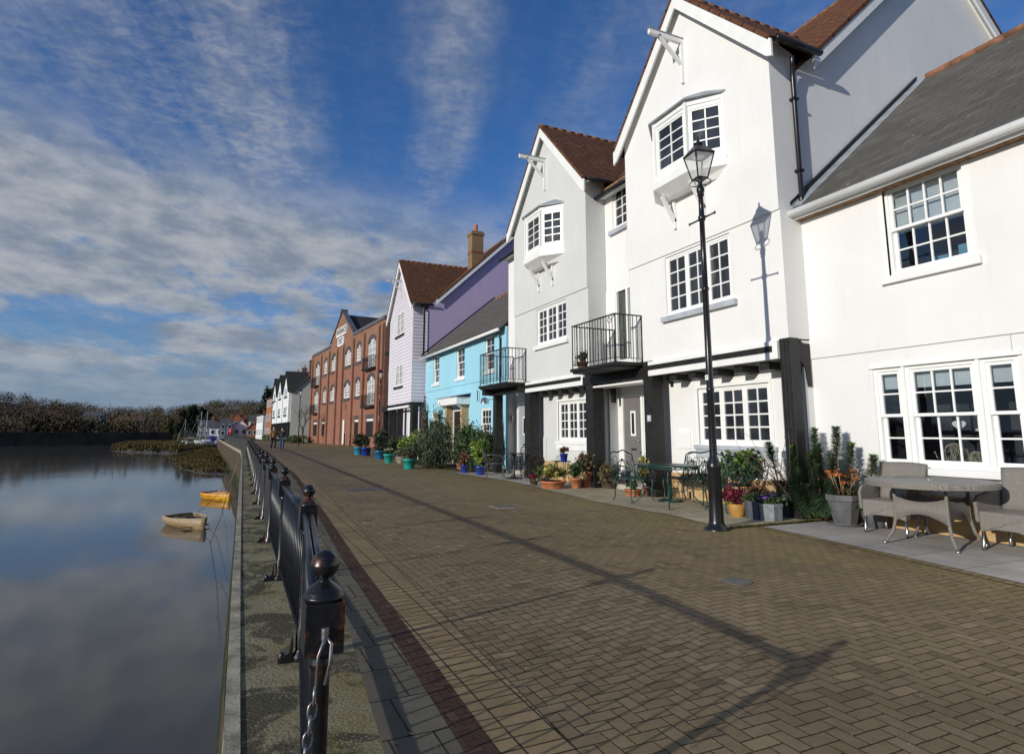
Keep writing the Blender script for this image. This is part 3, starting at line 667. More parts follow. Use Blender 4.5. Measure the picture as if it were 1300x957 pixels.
# roof of D
ze, zr, xe, xr = 4.98, 8.28, 8.24, 12.1
b = MB(); b.slab((xe, -6, ze), (xe, 6.82, ze), (xr, 6.82, zr), (xr, -6, zr), .06); b.build('roof', slate, hD)
b = MB(); b.slab((2 * xr - xe, -6, ze), (2 * xr - xe, 6.82, ze), (xr, 6.82, zr), (xr, -6, zr), .06); b.build('roof', slate, hD)
b = MB()
for i in range(28): b.tube((xr, -6 + i * .45, zr), (xr, -6 + i * .45 + .44, zr), .09, .085, 8)
b.build('ridge_tiles', ridge_t, hD)
b = MB(); b.slab((xe + .05, 6.62, ze + .06), (xe + .05, 6.83, ze + .1), (xr, 6.83, zr + .05), (xr, 6.62, zr + .01), .03); b.build('lead_flashing', lead, hD)
k = (zr - ze) / (xr - xe); b = MB(); b.prism([(xe, 6.78, ze + .09), (xr, 6.78, zr + .07), (xr, 6.78, zr + .13), (xe, 6.78, ze + .15)], (0, .05, 0)); b.build('flashing_edge', black_p, hD)
b = MB(); b.path([(xe - .02, -6, ze - .07), (xe - .02, 6.86, ze - .07)], .065, 10); b.box(xe + .05, xe + .09, -6, 6.82, ze - .16, ze - .02); b.build('gutter', white_p, hD)
b = MB(); b.box(8.36, 8.5, -6, 6.82, 4.82, 4.95); b.build('eaves_timber', wood, hD)
for y in np.arange(-5.5, 6.8, .55): b = MB(); b.box(8.28, 8.5, y - .02, y + .02, 4.84, 4.9); b.build('eaves_bracket', white_p, hD)
b = MB(); b.quad((8.9, -6, 0), (15.9, -6, 0), (15.9, -6, ze), (xr, -6, zr), (8.5, -6, ze)); b.quad((15.9, -6, 0), (15.9, 6.8, 0), (15.9, 6.8, ze), (15.9, -6, ze)); b.build('rear_wall', white_r, hD)
b = MB(); b.fbox(F, 4.02, 4.03, -.002, .003, 2.3, 2.5); b.build('render_joint', grey_sill, hD)

# ---- E: blue cottage -----------------------------------------------------------------
hE = thing('cottage', 'sky blue rendered cottage with grey slate roof and white canopied doorway', 'house', (8.5, 18.9, 0))
XE = 8.5; F = FX(XE); sc = 1.013
ups = [(19.95, 20.85, 3.56, 4.86), (23.05, 24.05, 3.56, 4.86), (26.4, 27.3, 3.56, 4.86)]
gws = [(20.3, 21.3, 1.05, 2.22), (26.1, 27.6, 1.05, 2.22)]
wall('lower_wall', F, 18.92, 28.55, 0, 3.25, gws + [(23.5, 24.5, .1, 2.25)], blue_r, hE, th=.2)
wall('upper_wall', F, 18.92, 28.55, 3.25, 5.0, ups, blue_r, hE, th=.2, d=.03)
for w_ in ups: sash(hE, F, *w_, cols=2, rt=2, rb=2, rec=-.0, sill=white_p)
for w_ in gws: sash(hE, F, *w_, cols=3, rt=2, rb=2, rec=.02, sill=white_p, pane=pane_w if w_[0] > 25 else None)
door(hE, F, 23.55, 24.4, .1, 2.2, black_t, rec=.02, light=False)
for y0, y1 in ((22.6, 22.82), (24.5, 24.72)):
    b = MB(); b.box(8.22, 8.5, y0, y1, 0, 2.42); b.build('porch_pier', brick_y, hE)
b = MB(); b.box(7.92, 8.5, 22.45, 24.85, 2.42, 2.72); cn = b.build('canopy', white_p, hE, bevel=.02)
b = MB(); b.prism([(7.86, 22.35, 2.72), (7.86, 24.95, 2.72), (8.5, 24.95, 2.84), (8.5, 22.35, 2.84)], (0, 0, .04)); b.build('lead_cap', lead, cn)
for y0 in (22.65, 24.55):
    b = MB(); b.prism([(7.98, y0, 2.42), (8.48, y0, 2.42), (8.48, y0, 2.15)], (0, .12, 0)); b.build('bracket', white_p, cn)
ze, zr, xe, xr = 4.92, 8.2, 8.2, 12.1
b = MB(); b.slab((xe, 18.95, ze), (xe, 28.6, ze), (xr, 28.6, zr), (xr, 18.95, zr), .06); b.build('roof', slate, hE)
b = MB(); b.slab((16.0, 18.95, ze), (16.0, 28.6, ze), (xr, 28.6, zr), (xr, 18.95, zr), .06); b.build('roof', slate, hE)
b = MB()
for i in range(21): b.tube((xr, 18.95 + i * .45, zr), (xr, 19.39 + i * .45, zr), .09, .085, 8)
b.build('ridge_tiles', ridge_t, hE)
b = MB(); b.path([(xe - .02, 18.95, ze - .06), (xe - .02, 28.6, ze - .06)], .06, 8); b.build('gutter', white_p, hE)
b = MB(); b.prism([(xe, 28.45, ze + .09), (xr, 28.45, zr + .07), (xr, 28.45, zr + .16), (xe, 28.45, ze + .18)], (0, .06, 0)); b.build('flashing_edge', black_p, hE)
b = MB(); b.path([(8.4, 28.45, 3.1), (8.4, 28.42, .1)], .02, 6); b.build('pipe', black_p, hE)
b = MB(); b.path([(8.4, 21.4, 2.9), (8.4, 21.4, 2.5)], .02, 6); b.build('pipe', black_p, hE)
b = MB(); b.box(8.4, 8.5, 27.75, 27.9, 4.45, 4.62); b.build('alarm_box', white_p, hE)
b = MB(); b.path([(8.3, 19.3, 4.8), (8.42, 19.3, 4.6), (8.42, 19.3, .1)], .035, 8); b.build('downpipe', black_p, hE)
b = MB(); b.path([(8.45, 19.8, 2.52), (8.1, 19.8, 2.45)], .02, 6); b.lathe([(.0, .12), (.12, .06), (.16, -.12)], (8.05, 19.8, 2.45), 12); b.build('dome_lamp', metal_s, hE)

# ---- F: lilac boarded gabled house -----------------------------------------------------
hF = thing('gabled_house', 'lilac weatherboarded gabled house with a purple end wall above the blue cottage roof', 'house', (7.9, 28.6, 0), group='gabled terraced houses along the quay')
XF = 7.85; F = FX(XF); yc, hw, apex = 31.2, 2.45, 10.55
top = lambda a: apex - .1 - 1.08 * abs(a - yc)
fw_ = [(30.55, 32.1, 3.72, 4.9), (30.55, 32.1, 6.45, 7.7)]
wall('gable_wall', F, yc - hw, yc + hw, 2.8, top, fw_, lilac, hF, th=.25, breaks=[yc], board=.17)
for w_ in fw_: window(hF, F, *w_, 2, 2, 3, rec=-.015, pane=pane_w, sill=black_t)
FS = FY(yc - hw); wall('return_wall', FS, XF, 8.55, 2.8, 7.85, [], lilac, hF, th=.15, board=.17)
gable_roof(hF, yc, hw, apex, X=XF, slope=1.08); hoist(hF, yc, z=9.35, X=XF, m=lilac)
main_block(hF, 28.62, 34.2, purple_r)
b = MB(); b.box(8.4, 8.6, 29.0, 34.0, 0, 2.8); b.build('ground_wall', lilac, hF)
window(hF, FX(8.4), 30.0, 31.2, 1.0, 2.2, 2, 2, 3, rec=-.03, pane=pane_w)
post(hF, 28.75, 29.15, 7.9, 8.2); post(hF, 31.6, 31.95, 7.9, 8.2); post(hF, 33.4, 33.7, 7.9, 8.2)
b = MB(); b.box(7.82, 7.88, 29.2, 33.6, 2.55, 2.66); b.build('fascia', white_p, hF)
b = MB(); b.box(7.9, 8.4, 28.8, 33.7, 2.72, 2.8); b.build('jetty_soffit', black_t, hF)
b = MB(); b.path([(8.2, 28.65, 7.6), (8.35, 28.58, 7.4), (8.35, 28.58, 5.1)], .045, 8); b.build('downpipe', black_p, hF)
b = MB(); b.box(7.9, 8.1, 34.0, 35.4, 2.5, 2.8); b.box(8.0, 8.3, 35.2, 35.45, 0, 2.5); b.build('side_porch', black_t, hF)
b = MB(); b.box(8.3, 8.5, 33.7, 36.5, 0, 2.5); b.build('gate_wall', M_('dark_wood', (.12, .05, .03), .8), hF)
b = MB(); b.box(7.96, 7.98, 33.55, 34.0, 1.75, 2.05); b.build('blue_plate', M_('plate_blue', (.02, .05, .3), .4), hF)
# chimney with brick band and pot
def chimney(root, x0, x1, y0, y1, z0, z1, m, band=True, pots=1):
    b = MB(); b.box(x0, x1, y0, y1, z0, z1); b.box(x0 - .05, x1 + .05, y0 - .05, y1 + .05, z1 - .22, z1 - .08); c = b.build('chimney', m, root)
    if band: b = MB(); b.box(x0 - .015, x1 + .015, y0 - .015, y1 + .015, z0 + (z1 - z0) * .48, z0 + (z1 - z0) * .48 + .12); b.build('brick_band', brick_r, c)
    for i in range(pots): b = MB(); b.lathe([(.13, 0), (.12, .05), (.10, .35), (.12, .38), (.12, .42)], ((x0 + x1) / 2, y0 + (y1 - y0) * (i + 1) / (pots + 1), z1), 12); b.build('chimney_pot', terra, c)
chimney(hF, 11.1, 11.75, 29.25, 29.9, 9.7, 12.1, brick_ch)
def gb(t, b, co):
    s = t.sep(co); v = t.comb(t.m('ADD', s[0], s[1]), s[2])
    br = t.n('ShaderNodeTexBrick'); t.l(v, br.inputs['Vector'])
    for q, vv in (('Scale', 1), ('Brick Width', .225), ('Row Height', .075), ('Mortar Size', .009), ('Bias', -.1)): br.inputs[q].default_value = vv
    br.inputs['Color1'].default_value = (.31, .120, .070, 1); br.inputs['Color2'].default_value = (.23, .085, .055, 1); br.inputs['Mortar'].default_value = (.27, .20, .16, 1)
    c = t.mix(t.m('MULTIPLY', t.smooth(s[2], 8.2, 8.5), .45), br.outputs[0], (.25, .155, .10))
    c = t.mix(t.m('MULTIPLY', t.smooth(t.noise(co, .7, 6, .65), .45, .7), .4), c, (.14, .06, .04)); c = t.mix(t.m('MULTIPLY', t.smooth(t.noise(co, 7, 4), .5, .8), .3), c, (.42, .26, .19))
    t.l(c, b.inputs['Base Color'])
brick_g = mat('weathered_brick', (.3, .1, .06), .9, .15, fn=gb)
# ---- G: brick warehouse flats ----------------------------------------------------------
aG = math.atan2(-.076, .997)
hG = thing('warehouse_block', 'red brick warehouse-style apartment block with a lettered central gable', 'building', (11.9, 53.0, 0), rz=0)
A = Vector((-.0762, .9971, 0)); Nn = Vector((-.9971, -.0762, 0)); F = Fr((11.9, 53.0, 0), A, Nn)
H_, LG, gc, gh, ga = 11.6, 32.3, 16.4, 5.3, 14.8
topG = lambda a: H_ if abs(a - gc) > gh else H_ + .35 + (ga - H_ - .35) * (1 - abs(a - gc) / gh)
bays = [(4.0, 2.6, 'B'), (8.7, 1.7, 'N'), (13.1, 2.6, 'M'), (19.6, 2.6, 'M'), (24.1, 1.7, 'N'), (28.9, 2.6, 'B')]
holes = []
for c, wd, t_ in bays:
    for (lo, hi) in ((4.95, 6.55), (8.5, 10.15)):
        if t_ == 'B': lo -= 1.05
        holes.append((c - wd / 2, c + wd / 2, lo, hi))
    if t_ in 'BN': holes.append((c - wd * .46, c + wd * .46, .9, 2.6))
    else: holes.append((c + (.55 if c < 16 else -1.3), c + (1.45 if c < 16 else -.4), .1, 2.7))
wall('brick_wall', F, 0, LG, 0, topG, holes, brick_g, hG, th=.4, rev=.17, breaks=[gc - gh, gc, gc + gh, gc - gh - .001, gc + gh + .001])
for c, wd, t_ in bays:
    for (lo, hi) in ((4.95, 6.55), (8.5, 10.15)):
        if t_ == 'B': lo -= 1.05
        cols = 3 if t_ != 'N' else 2
        window(hG, F, c - wd / 2, c + wd / 2, lo, hi, 1 if t_ == 'N' else 2, 2, 4, rec=.05, pane=pane_w, fw=.09, bar=.05)
        # segmental head: brick infill corners and dark arch
        n = 8; r = wd / 2; rise = .42 if t_ != 'N' else .28
        arc = [(c - r + 2 * r * i / n, hi - rise * ((2 * i / n - 1) ** 2)) for i in range(n + 1)]
        b = MB()
        for i in range(n):
            (x0, z0), (x1, z1) = arc[i], arc[i + 1]
            b.add([F.p(x0, -.02, z0), F.p(x1, -.02, z1), F.p(x1, -.02, hi + .01), F.p(x0, -.02, hi + .01)], [(0, 1, 2, 3)])
            b.add([F.p(x0, -.02, z0), F.p(x1, -.02, z1), F.p(x1, -.15, z1), F.p(x0, -.15, z0)], [(0, 1, 2, 3)])
        b.build('arch_infill', brick_g, hG)
        b = MB()
        for i in range(n):
            (x0, z0), (x1, z1) = arc[i], arc[i + 1]; d = .035
            b.hexa([F.p(x0, 0, z0), F.p(x1, 0, z1), F.p(x1, d, z1), F.p(x0, d, z0), F.p(x0, 0, z0 + .42), F.p(x1, 0, z1 + .42), F.p(x1, d, z1 + .42), F.p(x0, d, z0 + .42)])
        b.build('brick_arch', brick_d, hG)
        if t_ != 'B' and lo < 6: b = MB(); b.fbox(F, c - wd / 2 - .1, c + wd / 2 + .1, 0, .1, lo - .3, lo - .01); b.build('sill', brick_d, hG)
    if t_ in 'BN':
        b = MB(); b.fbox(F, c - wd * .46, c + wd * .46, -.14, -.06, .9, 2.6); o = b.build('door', black_t, hG)
        b = MB(); b.fbox(F, c - wd * .40, c + wd * .40, -.05, -.02, 2.38, 2.58); b.build('fanlight', white_p, o)
        b = MB(); b.fbox(F, c - wd * .5, c + wd * .5, 0, .04, 2.62, 3.0); b.build('brick_arch', brick_d, hG)
    else:
        x0, x1 = (c + .55, c + 1.45) if c < 16 else (c - 1.3, c - .4)
        b = MB(); b.fbox(F, x0, x1, -.16, -.05, .1, 2.7); b.build('door', white_p, hG)
    if t_ == 'B':
        for zd in (3.75, 7.3):
            b = MB(); b.fbox(F, c - 1.75, c + 1.75, 0, .5, zd - .14, zd); bb = b.build('balcony', black_t, hG)
            b = MB()
            for z in (zd + .1, zd + 1.05): b.fbox(F, c - 1.7, c + 1.7, .44, .47, z, z + .04); b.fbox(F, c - 1.7, c - 1.66, 0, .44, z, z + .04); b.fbox(F, c + 1.66, c + 1.7, 0, .44, z, z + .04)
            for i in range(21): a = c - 1.7 + 3.38 * i / 20; b.fbox(F, a, a + .018, .445, .465, zd, zd + 1.06)
            for i in range(1, 4):
                for s_ in (-1, 1): b.fbox(F, c + s_ * 1.68 - .012, c + s_ * 1.68 + .012, .12 * i, .12 * i + .025, zd, zd + 1.06)
            b.build('railing', black_p, bb)
for a in (.35, 1.55, 6.5, 10.6, 15.0, 17.8, 21.9, 26.4, 31.9):
    b = MB(); b.fbox(F, a - .26, a + .26, 0, .2, 0, 10.9 if abs(a - 16.4) > 2 else 10.6); b.fbox(F, a - .2, a + .2, 0, .12, 10.9 if abs(a - 16.4) > 2 else 10.6, 11.1); b.build('pilaster', brick_g, hG)
for a0, a1 in ((1.85, 2.6), (5.4, 6.2), (6.8, 10.3), (10.9, 14.7), (18.1, 21.6), (22.2, 26.1), (30.3, 31.6)): b = MB(); b.fbox(F, a0, a1, 0, .05, 8.12, 8.42); b.build('string_course', brick_d, hG)

b = MB()
for a0, a1 in ((-.15, 11.1), (21.7, LG + .15)): b.fbox(F, a0, a1, -.5, .14, 11.6, 11.7); b.fbox(F, a0, a1, .0, .12, 11.42, 11.6)
for s_ in (-1, 1):
    p = F.p(gc + s_ * gh, -.15, H_ + .3); q = F.p(gc, -.15, ga + .15); b.beam(p, q, .55, .14)
b.fbox(F, gc - .35, gc + .35, -.52, .25, ga - .02, ga + .35)
b.build('coping', M_('coping_stone', (.12, .12, .135), .7, var=.2), hG)
# roof behind gable and side wall
b = MB()
for s_ in (-1, 1): b.slab(F.p(gc + s_ * gh, -.5, H_ + .1), F.p(gc + s_ * gh, -14, H_ + .1), F.p(gc, -14, ga - .2), F.p(gc, -.5, ga - .2), .06)
b.slab(F.p(.1, -.6, H_ - .1), F.p(LG - .1, -.6, H_ - .1), F.p(LG - .1, -7, 14.4), F.p(.1, -7, 14.4), .06)
b.slab(F.p(.1, -13.6, H_ - .1), F.p(LG - .1, -13.6, H_ - .1), F.p(LG - .1, -7, 14.4), F.p(.1, -7, 14.4), .06)
b.build('roof', slate_g, hG)
FSd = Fr(F.p(0, 0, 0), -Nn, -A)
wall('side_wall', FSd, .4, 13.8, 0, lambda a: H_ + (14.3 - H_) * max(0, 1 - abs(a - 7) / 6.8) if a > .45 else H_, [], brick_r, hG, th=.3, breaks=[.46, 7])
b = MB(); b.fbox(FSd, .0, 13.8, .003, .03, 8.15, 8.45); b.build('string_course', brick_d, hG)
b = MB(); b.quad(F.p(0, -13.8, 0), F.p(LG, -13.8, 0), F.p(LG, -13.8, H_), F.p(0, -13.8, H_)); b.quad(F.p(LG, 0, 0), F.p(LG, -13.8, 0), F.p(LG, -13.8, H_), F.p(LG, 0, H_)); b.build('rear_wall', brick_r, hG)
sgn_ink = M_('sign_ink', (.02, .02, .025), .5)
for (a0, a1, z0, z1, tx, sz) in ((14.0, 18.6, 12.15, 13.15, 'WIVENHOE', .98), (15.1, 17.9, 11.0, 11.98, 'PORT', .92)):
    b = MB(); b.fbox(F, a0, a1, .0, .08, z0, z1); sg = b.build('sign_board', white_p, hG)
    b = MB(); b.fbox(F, a0, a1, .08, .1, z0, z0 + .05); b.fbox(F, a0, a1, .08, .1, z1 - .05, z1); b.fbox(F, a0, a0 + .05, .08, .1, z0 + .05, z1 - .05); b.fbox(F, a1 - .05, a1, .08, .1, z0 + .05, z1 - .05); b.build('sign_rim', white_u, sg)
    text_part(tx, sz, sgn_ink, 'lettering', sg, F.p((a0 + a1) / 2, .085, (z0 + z1) / 2), -A, (0, 0, 1), .01, sx=.86)
b = MB(); b.tube(F.p(-.15, -.4, 0), F.p(-.15, -.4, 11.2), .07); b.tube(F.p(9.9, .25, .0), F.p(9.9, .25, 1.2), .06); b.tube(F.p(12.3, .25, 0), F.p(12.3, .25, 1.2), .06); b.build('downpipe', black_p, hG)

# ---- white boarded gabled row beyond ----------------------------------------------------
board_w = stucco('white_board', (.74, .76, .78), .1); sage = stucco('sage_wall', (.58, .58, .52), .25)
A2 = Vector((-.05, .9987, 0)).normalized(); N2 = Vector((-A2.y, A2.x, 0))
descr = ['nearest white boarded gable house of the far row, behind a bare tree', 'middle white boarded gable house of the far row beyond the brick block', 'farthest white boarded gable house beside the small red brick house']
for i in range(3):
    o0 = Vector((7.15, 91.6, 0)) + A2 * (7.0 * i)
    h = thing('boarded_house', descr[i], 'house', tuple(o0), group='white boarded houses in the far row')
    F = Fr(o0, A2, N2)
    wall('gable_wall', F, .3, 6.7, 2.8, lambda a: 10.2 - abs(a - 3.5) * .92 - .0, [], board_w, h, th=.3, breaks=[3.5], board=.35)
    wall('ground_wall', Fr(o0 - N2 * 1.1, A2, N2), 0, 7, 0, 2.8, [], board_w, h, th=.3)
    for a in (.5, 3.4, 6.3): b = MB(); b.fbox(F, a - .15, a + .15, -.35, -.02, 0, 2.8); b.build('pillar', black_t, h)
    for z in (3.9, 6.6):
        b = MB(); b.fbox(F, 2.3, 4.7, .02, .1, z, z + 1.2); wn = b.build('window', white_u, h)
        b = MB(); b.fbox(F, 2.45, 3.4, .1, .11, z + .12, z + 1.08); b.fbox(F, 3.6, 4.55, .1, .11, z + .12, z + 1.08); b.build('pane', pane_w, wn)
        b = MB(); b.fbox(F, 2.2, 4.8, .02, .14, z - .25, z - .02); b.build('sill', black_t, wn)
    for s_ in (-1, 1):
        b = MB(); b.slab(F.p(3.5 + s_ * 3.5, .25, 7.05), F.p(3.5 + s_ * 3.5, -.6, 7.05), F.p(3.5, -3.7, 10.35), F.p(3.5, .25, 10.35), .08); b.build('roof', slate_g, h)
    b = MB(); b.quad(F.p(.25, 0, 2.8), F.p(.25, -1, 2.8), F.p(.25, -1, 7.1), F.p(.25, 0, 7.1)); b.build('return_wall', board_w, h); b = MB(); b.quad(F.p(6.7, 0, 2.8), F.p(6.7, -1, 2.8), F.p(6.7, -1, 7.1), F.p(6.7, 0, 7.1)); b.build('return_wall', board_w, h)
    FE = Fr(F.p(0, -.35, 0), -N2, -A2)
    if i == 0:
        wall('end_wall', FE, 0, 8.8, 0, lambda a: 7.0 + 4.4 * max(0, 1 - abs(a - 4.4) / 4.4), [], sage, h, th=.3, breaks=[4.4], board=0)
    b = MB(); b.slab(F.p(-.2, -.2, 6.95), F.p(7.0, -.2, 6.95), F.p(7.0, -4.75, 11.55), F.p(-.2, -4.75, 11.55), .08); b.slab(F.p(-.2, -9.3, 6.95), F.p(7.0, -9.3, 6.95), F.p(7.0, -4.75, 11.55), F.p(-.2, -4.75, 11.55), .08); b.build('main_roof', slate_g, h)
    b = MB(); b.tube(F.p(.1, -.4, 0), F.p(.1, -.4, 7), .07); b.build('downpipe', black_p, h)
    c = F.p(1.2, -3.1, 0); chimney(h, c.x - .35, c.x + .35, c.y - .5, c.y + .5, 9.2, (11.9, 11.4, 11.4)[i], brick_r, band=False, pots=2)
# small red brick house and pale houses at the end of the quay
def far_house(name, label, o0, wd, dep, hh, rh, wm, rm, rows, cols, A=A2, group=None, gable=False, pm=None, chim=1):
    N = Vector((-A.y, A.x, 0)); F = Fr(o0, A, N)
    h = thing(name, label, 'house', tuple(o0), group=group)
    if gable: wall('wall', F, 0, wd, 0, lambda a: hh + rh * (1 - abs(a - wd / 2) / (wd / 2)), [], wm, h, breaks=[wd / 2])
    else: wall('wall', F, 0, wd, 0, hh, [], wm, h)
    b = MB(); b.quad(F.p(0, 0, 0), F.p(0, -dep, 0), F.p(0, -dep, hh), F.p(0, -dep / 2, hh + (0 if gable else rh)), F.p(0, 0, hh)); b.build('side_wall', wm, h); b = MB(); b.quad(F.p(wd, 0, 0), F.p(wd, -dep, 0), F.p(wd, -dep, hh), F.p(wd, -dep / 2, hh + (0 if gable else rh)), F.p(wd, 0, hh)); b.build('side_wall', wm, h)
    b = MB()
    if gable:
        b.slab(F.p(-.2, .2, hh - .1), F.p(-.2, -dep, hh - .1), F.p(wd / 2, -dep, hh + rh + .1), F.p(wd / 2, .2, hh + rh + .1), .1); b.slab(F.p(wd + .2, .2, hh - .1), F.p(wd + .2, -dep, hh - .1), F.p(wd / 2, -dep, hh + rh + .1), F.p(wd / 2, .2, hh + rh + .1), .1)
    else:
        b.slab(F.p(-.1, .3, hh - .1), F.p(wd + .1, .3, hh - .1), F.p(wd + .1, -dep / 2, hh + rh), F.p(-.1, -dep / 2, hh + rh), .1); b.slab(F.p(-.1, -dep - .3, hh - .1), F.p(wd + .1, -dep - .3, hh - .1), F.p(wd + .1, -dep / 2, hh + rh), F.p(-.1, -dep / 2, hh + rh), .1)
    b.build('roof', rm, h)
    for r_ in range(rows):
        for c_ in range(cols):
            a = wd * (c_ + .5) / cols; z = hh * (r_ + .32) / rows; ww = min(.5, wd / cols * .3)
            b = MB(); b.fbox(F, a - ww, a + ww, .0, .06, z, z + 1.25); wn = b.build('window', white_u, h)
            b = MB(); b.fbox(F, a - ww + .09, a + ww - .09, .06, .075, z + .09, z + 1.16); b.build('pane', pm or pane_d, wn)
    for k in range(chim):
        c = F.p(wd * (.2 + .6 * k), -dep / 2, 0); b = MB(); b.box(c.x - .4, c.x + .4, c.y - .4, c.y + .4, hh + rh * .5, hh + rh + 1.3); b.build('chimney', brick_r, h)
    return h
brick_o = brickmat('orange_brick', (.42, .14, .06), (.34, .11, .05), (.3, .2, .15))
tile_o = M_('orange_tile', (.40, .12, .05), .85, var=.25)
slate_f = M_('far_slate', (.09, .09, .095), .8, var=.3)
far_house('brick_house', 'small orange brick house at the left end of the white boarded row', (6.1, 113.5, 0), 9, 8, 7.6, 1.6, brick_o, slate_f, 3, 4, pm=pane_w)
far_house('quay_house', 'narrow white house at the very end of the quay terrace', (5.4, 128, 0), 14, 8, 4.9, 1.2, board_w, slate_f, 2, 4)
Ax = Vector((1, .15, 0)).normalized()
Axn = Vector((-1, -.0, 0))
hs = [(-5.6, 186, 5.2, 6, 2.7, 1.5, board_w, slate_f, False, 'white house with a slate roof behind the moored yachts'),
      (-3.0, 180, 3.2, 6, 3.4, 1.6, M_('navy_clad', (.10, .13, .18), .7), slate_f, False, 'dark clad house between the white houses at the head of the quay'),
      (.3, 182, 3.6, 6, 3.0, 1.9, board_w, tile_o, True, 'white gabled house with an orange tiled roof at the head of the quay'),
      (3.6, 178, 2.8, 6, 2.2, 1.8, brick_o, tile_o, True, 'brick gabled house with orange roof right of the white gabled one'),
      (-9.8, 215, 5.0, 7, 3.5, 1.8, M_('grey_clad', (.22, .23, .25), .7), slate_f, False, 'grey house half hidden by dark evergreens'),
      (4.6, 205, 5.5, 7, 4.9, 2.0, board_w, slate_f, False, 'tall pale house on rising ground behind the gabled ones'),
      (-1.5, 222, 5.0, 7, 5.4, 2.2, brick_o, tile_o, True, 'orange roofed house furthest up the village slope'),
      (-43, 300, 9, 7, 6.2, 2.0, M_('dull_brick', (.10, .055, .045), .8), M_('dull_tile', (.10, .055, .04), .9), False, 'dull brick house among bare trees across the river'),
      (-56, 300, 7, 7, 8.2, 2.0, M_('slate_clad', (.12, .14, .17), .7), slate_f, False, 'dark blue grey house among bare trees across the river'),
      (-101, 250, 4, 4, 3.6, .9, board_w, slate_f, False, 'leftmost of two small white cabins on the far river bank'),
      (-94, 250, 4, 4, 3.4, .9, board_w, slate_f, False, 'right of two small white cabins on the far river bank')]
for i, (x, y, wd, dep, hh, rh, wm, rm, gb, lb) in enumerate(hs):
    AA = Vector((-1, .02, 0)).normalized()       # faces the camera (normal -y)
    N = Vector((-AA.y, AA.x, 0))
    far_house('village_house', lb, (x + wd, y, 0), wd, dep, hh, rh, wm, rm, 2 if hh > 3.3 else 1, 3 if wd > 4 else 2, A=AA, gable=gb, group='houses of the village in the distance', chim=1)

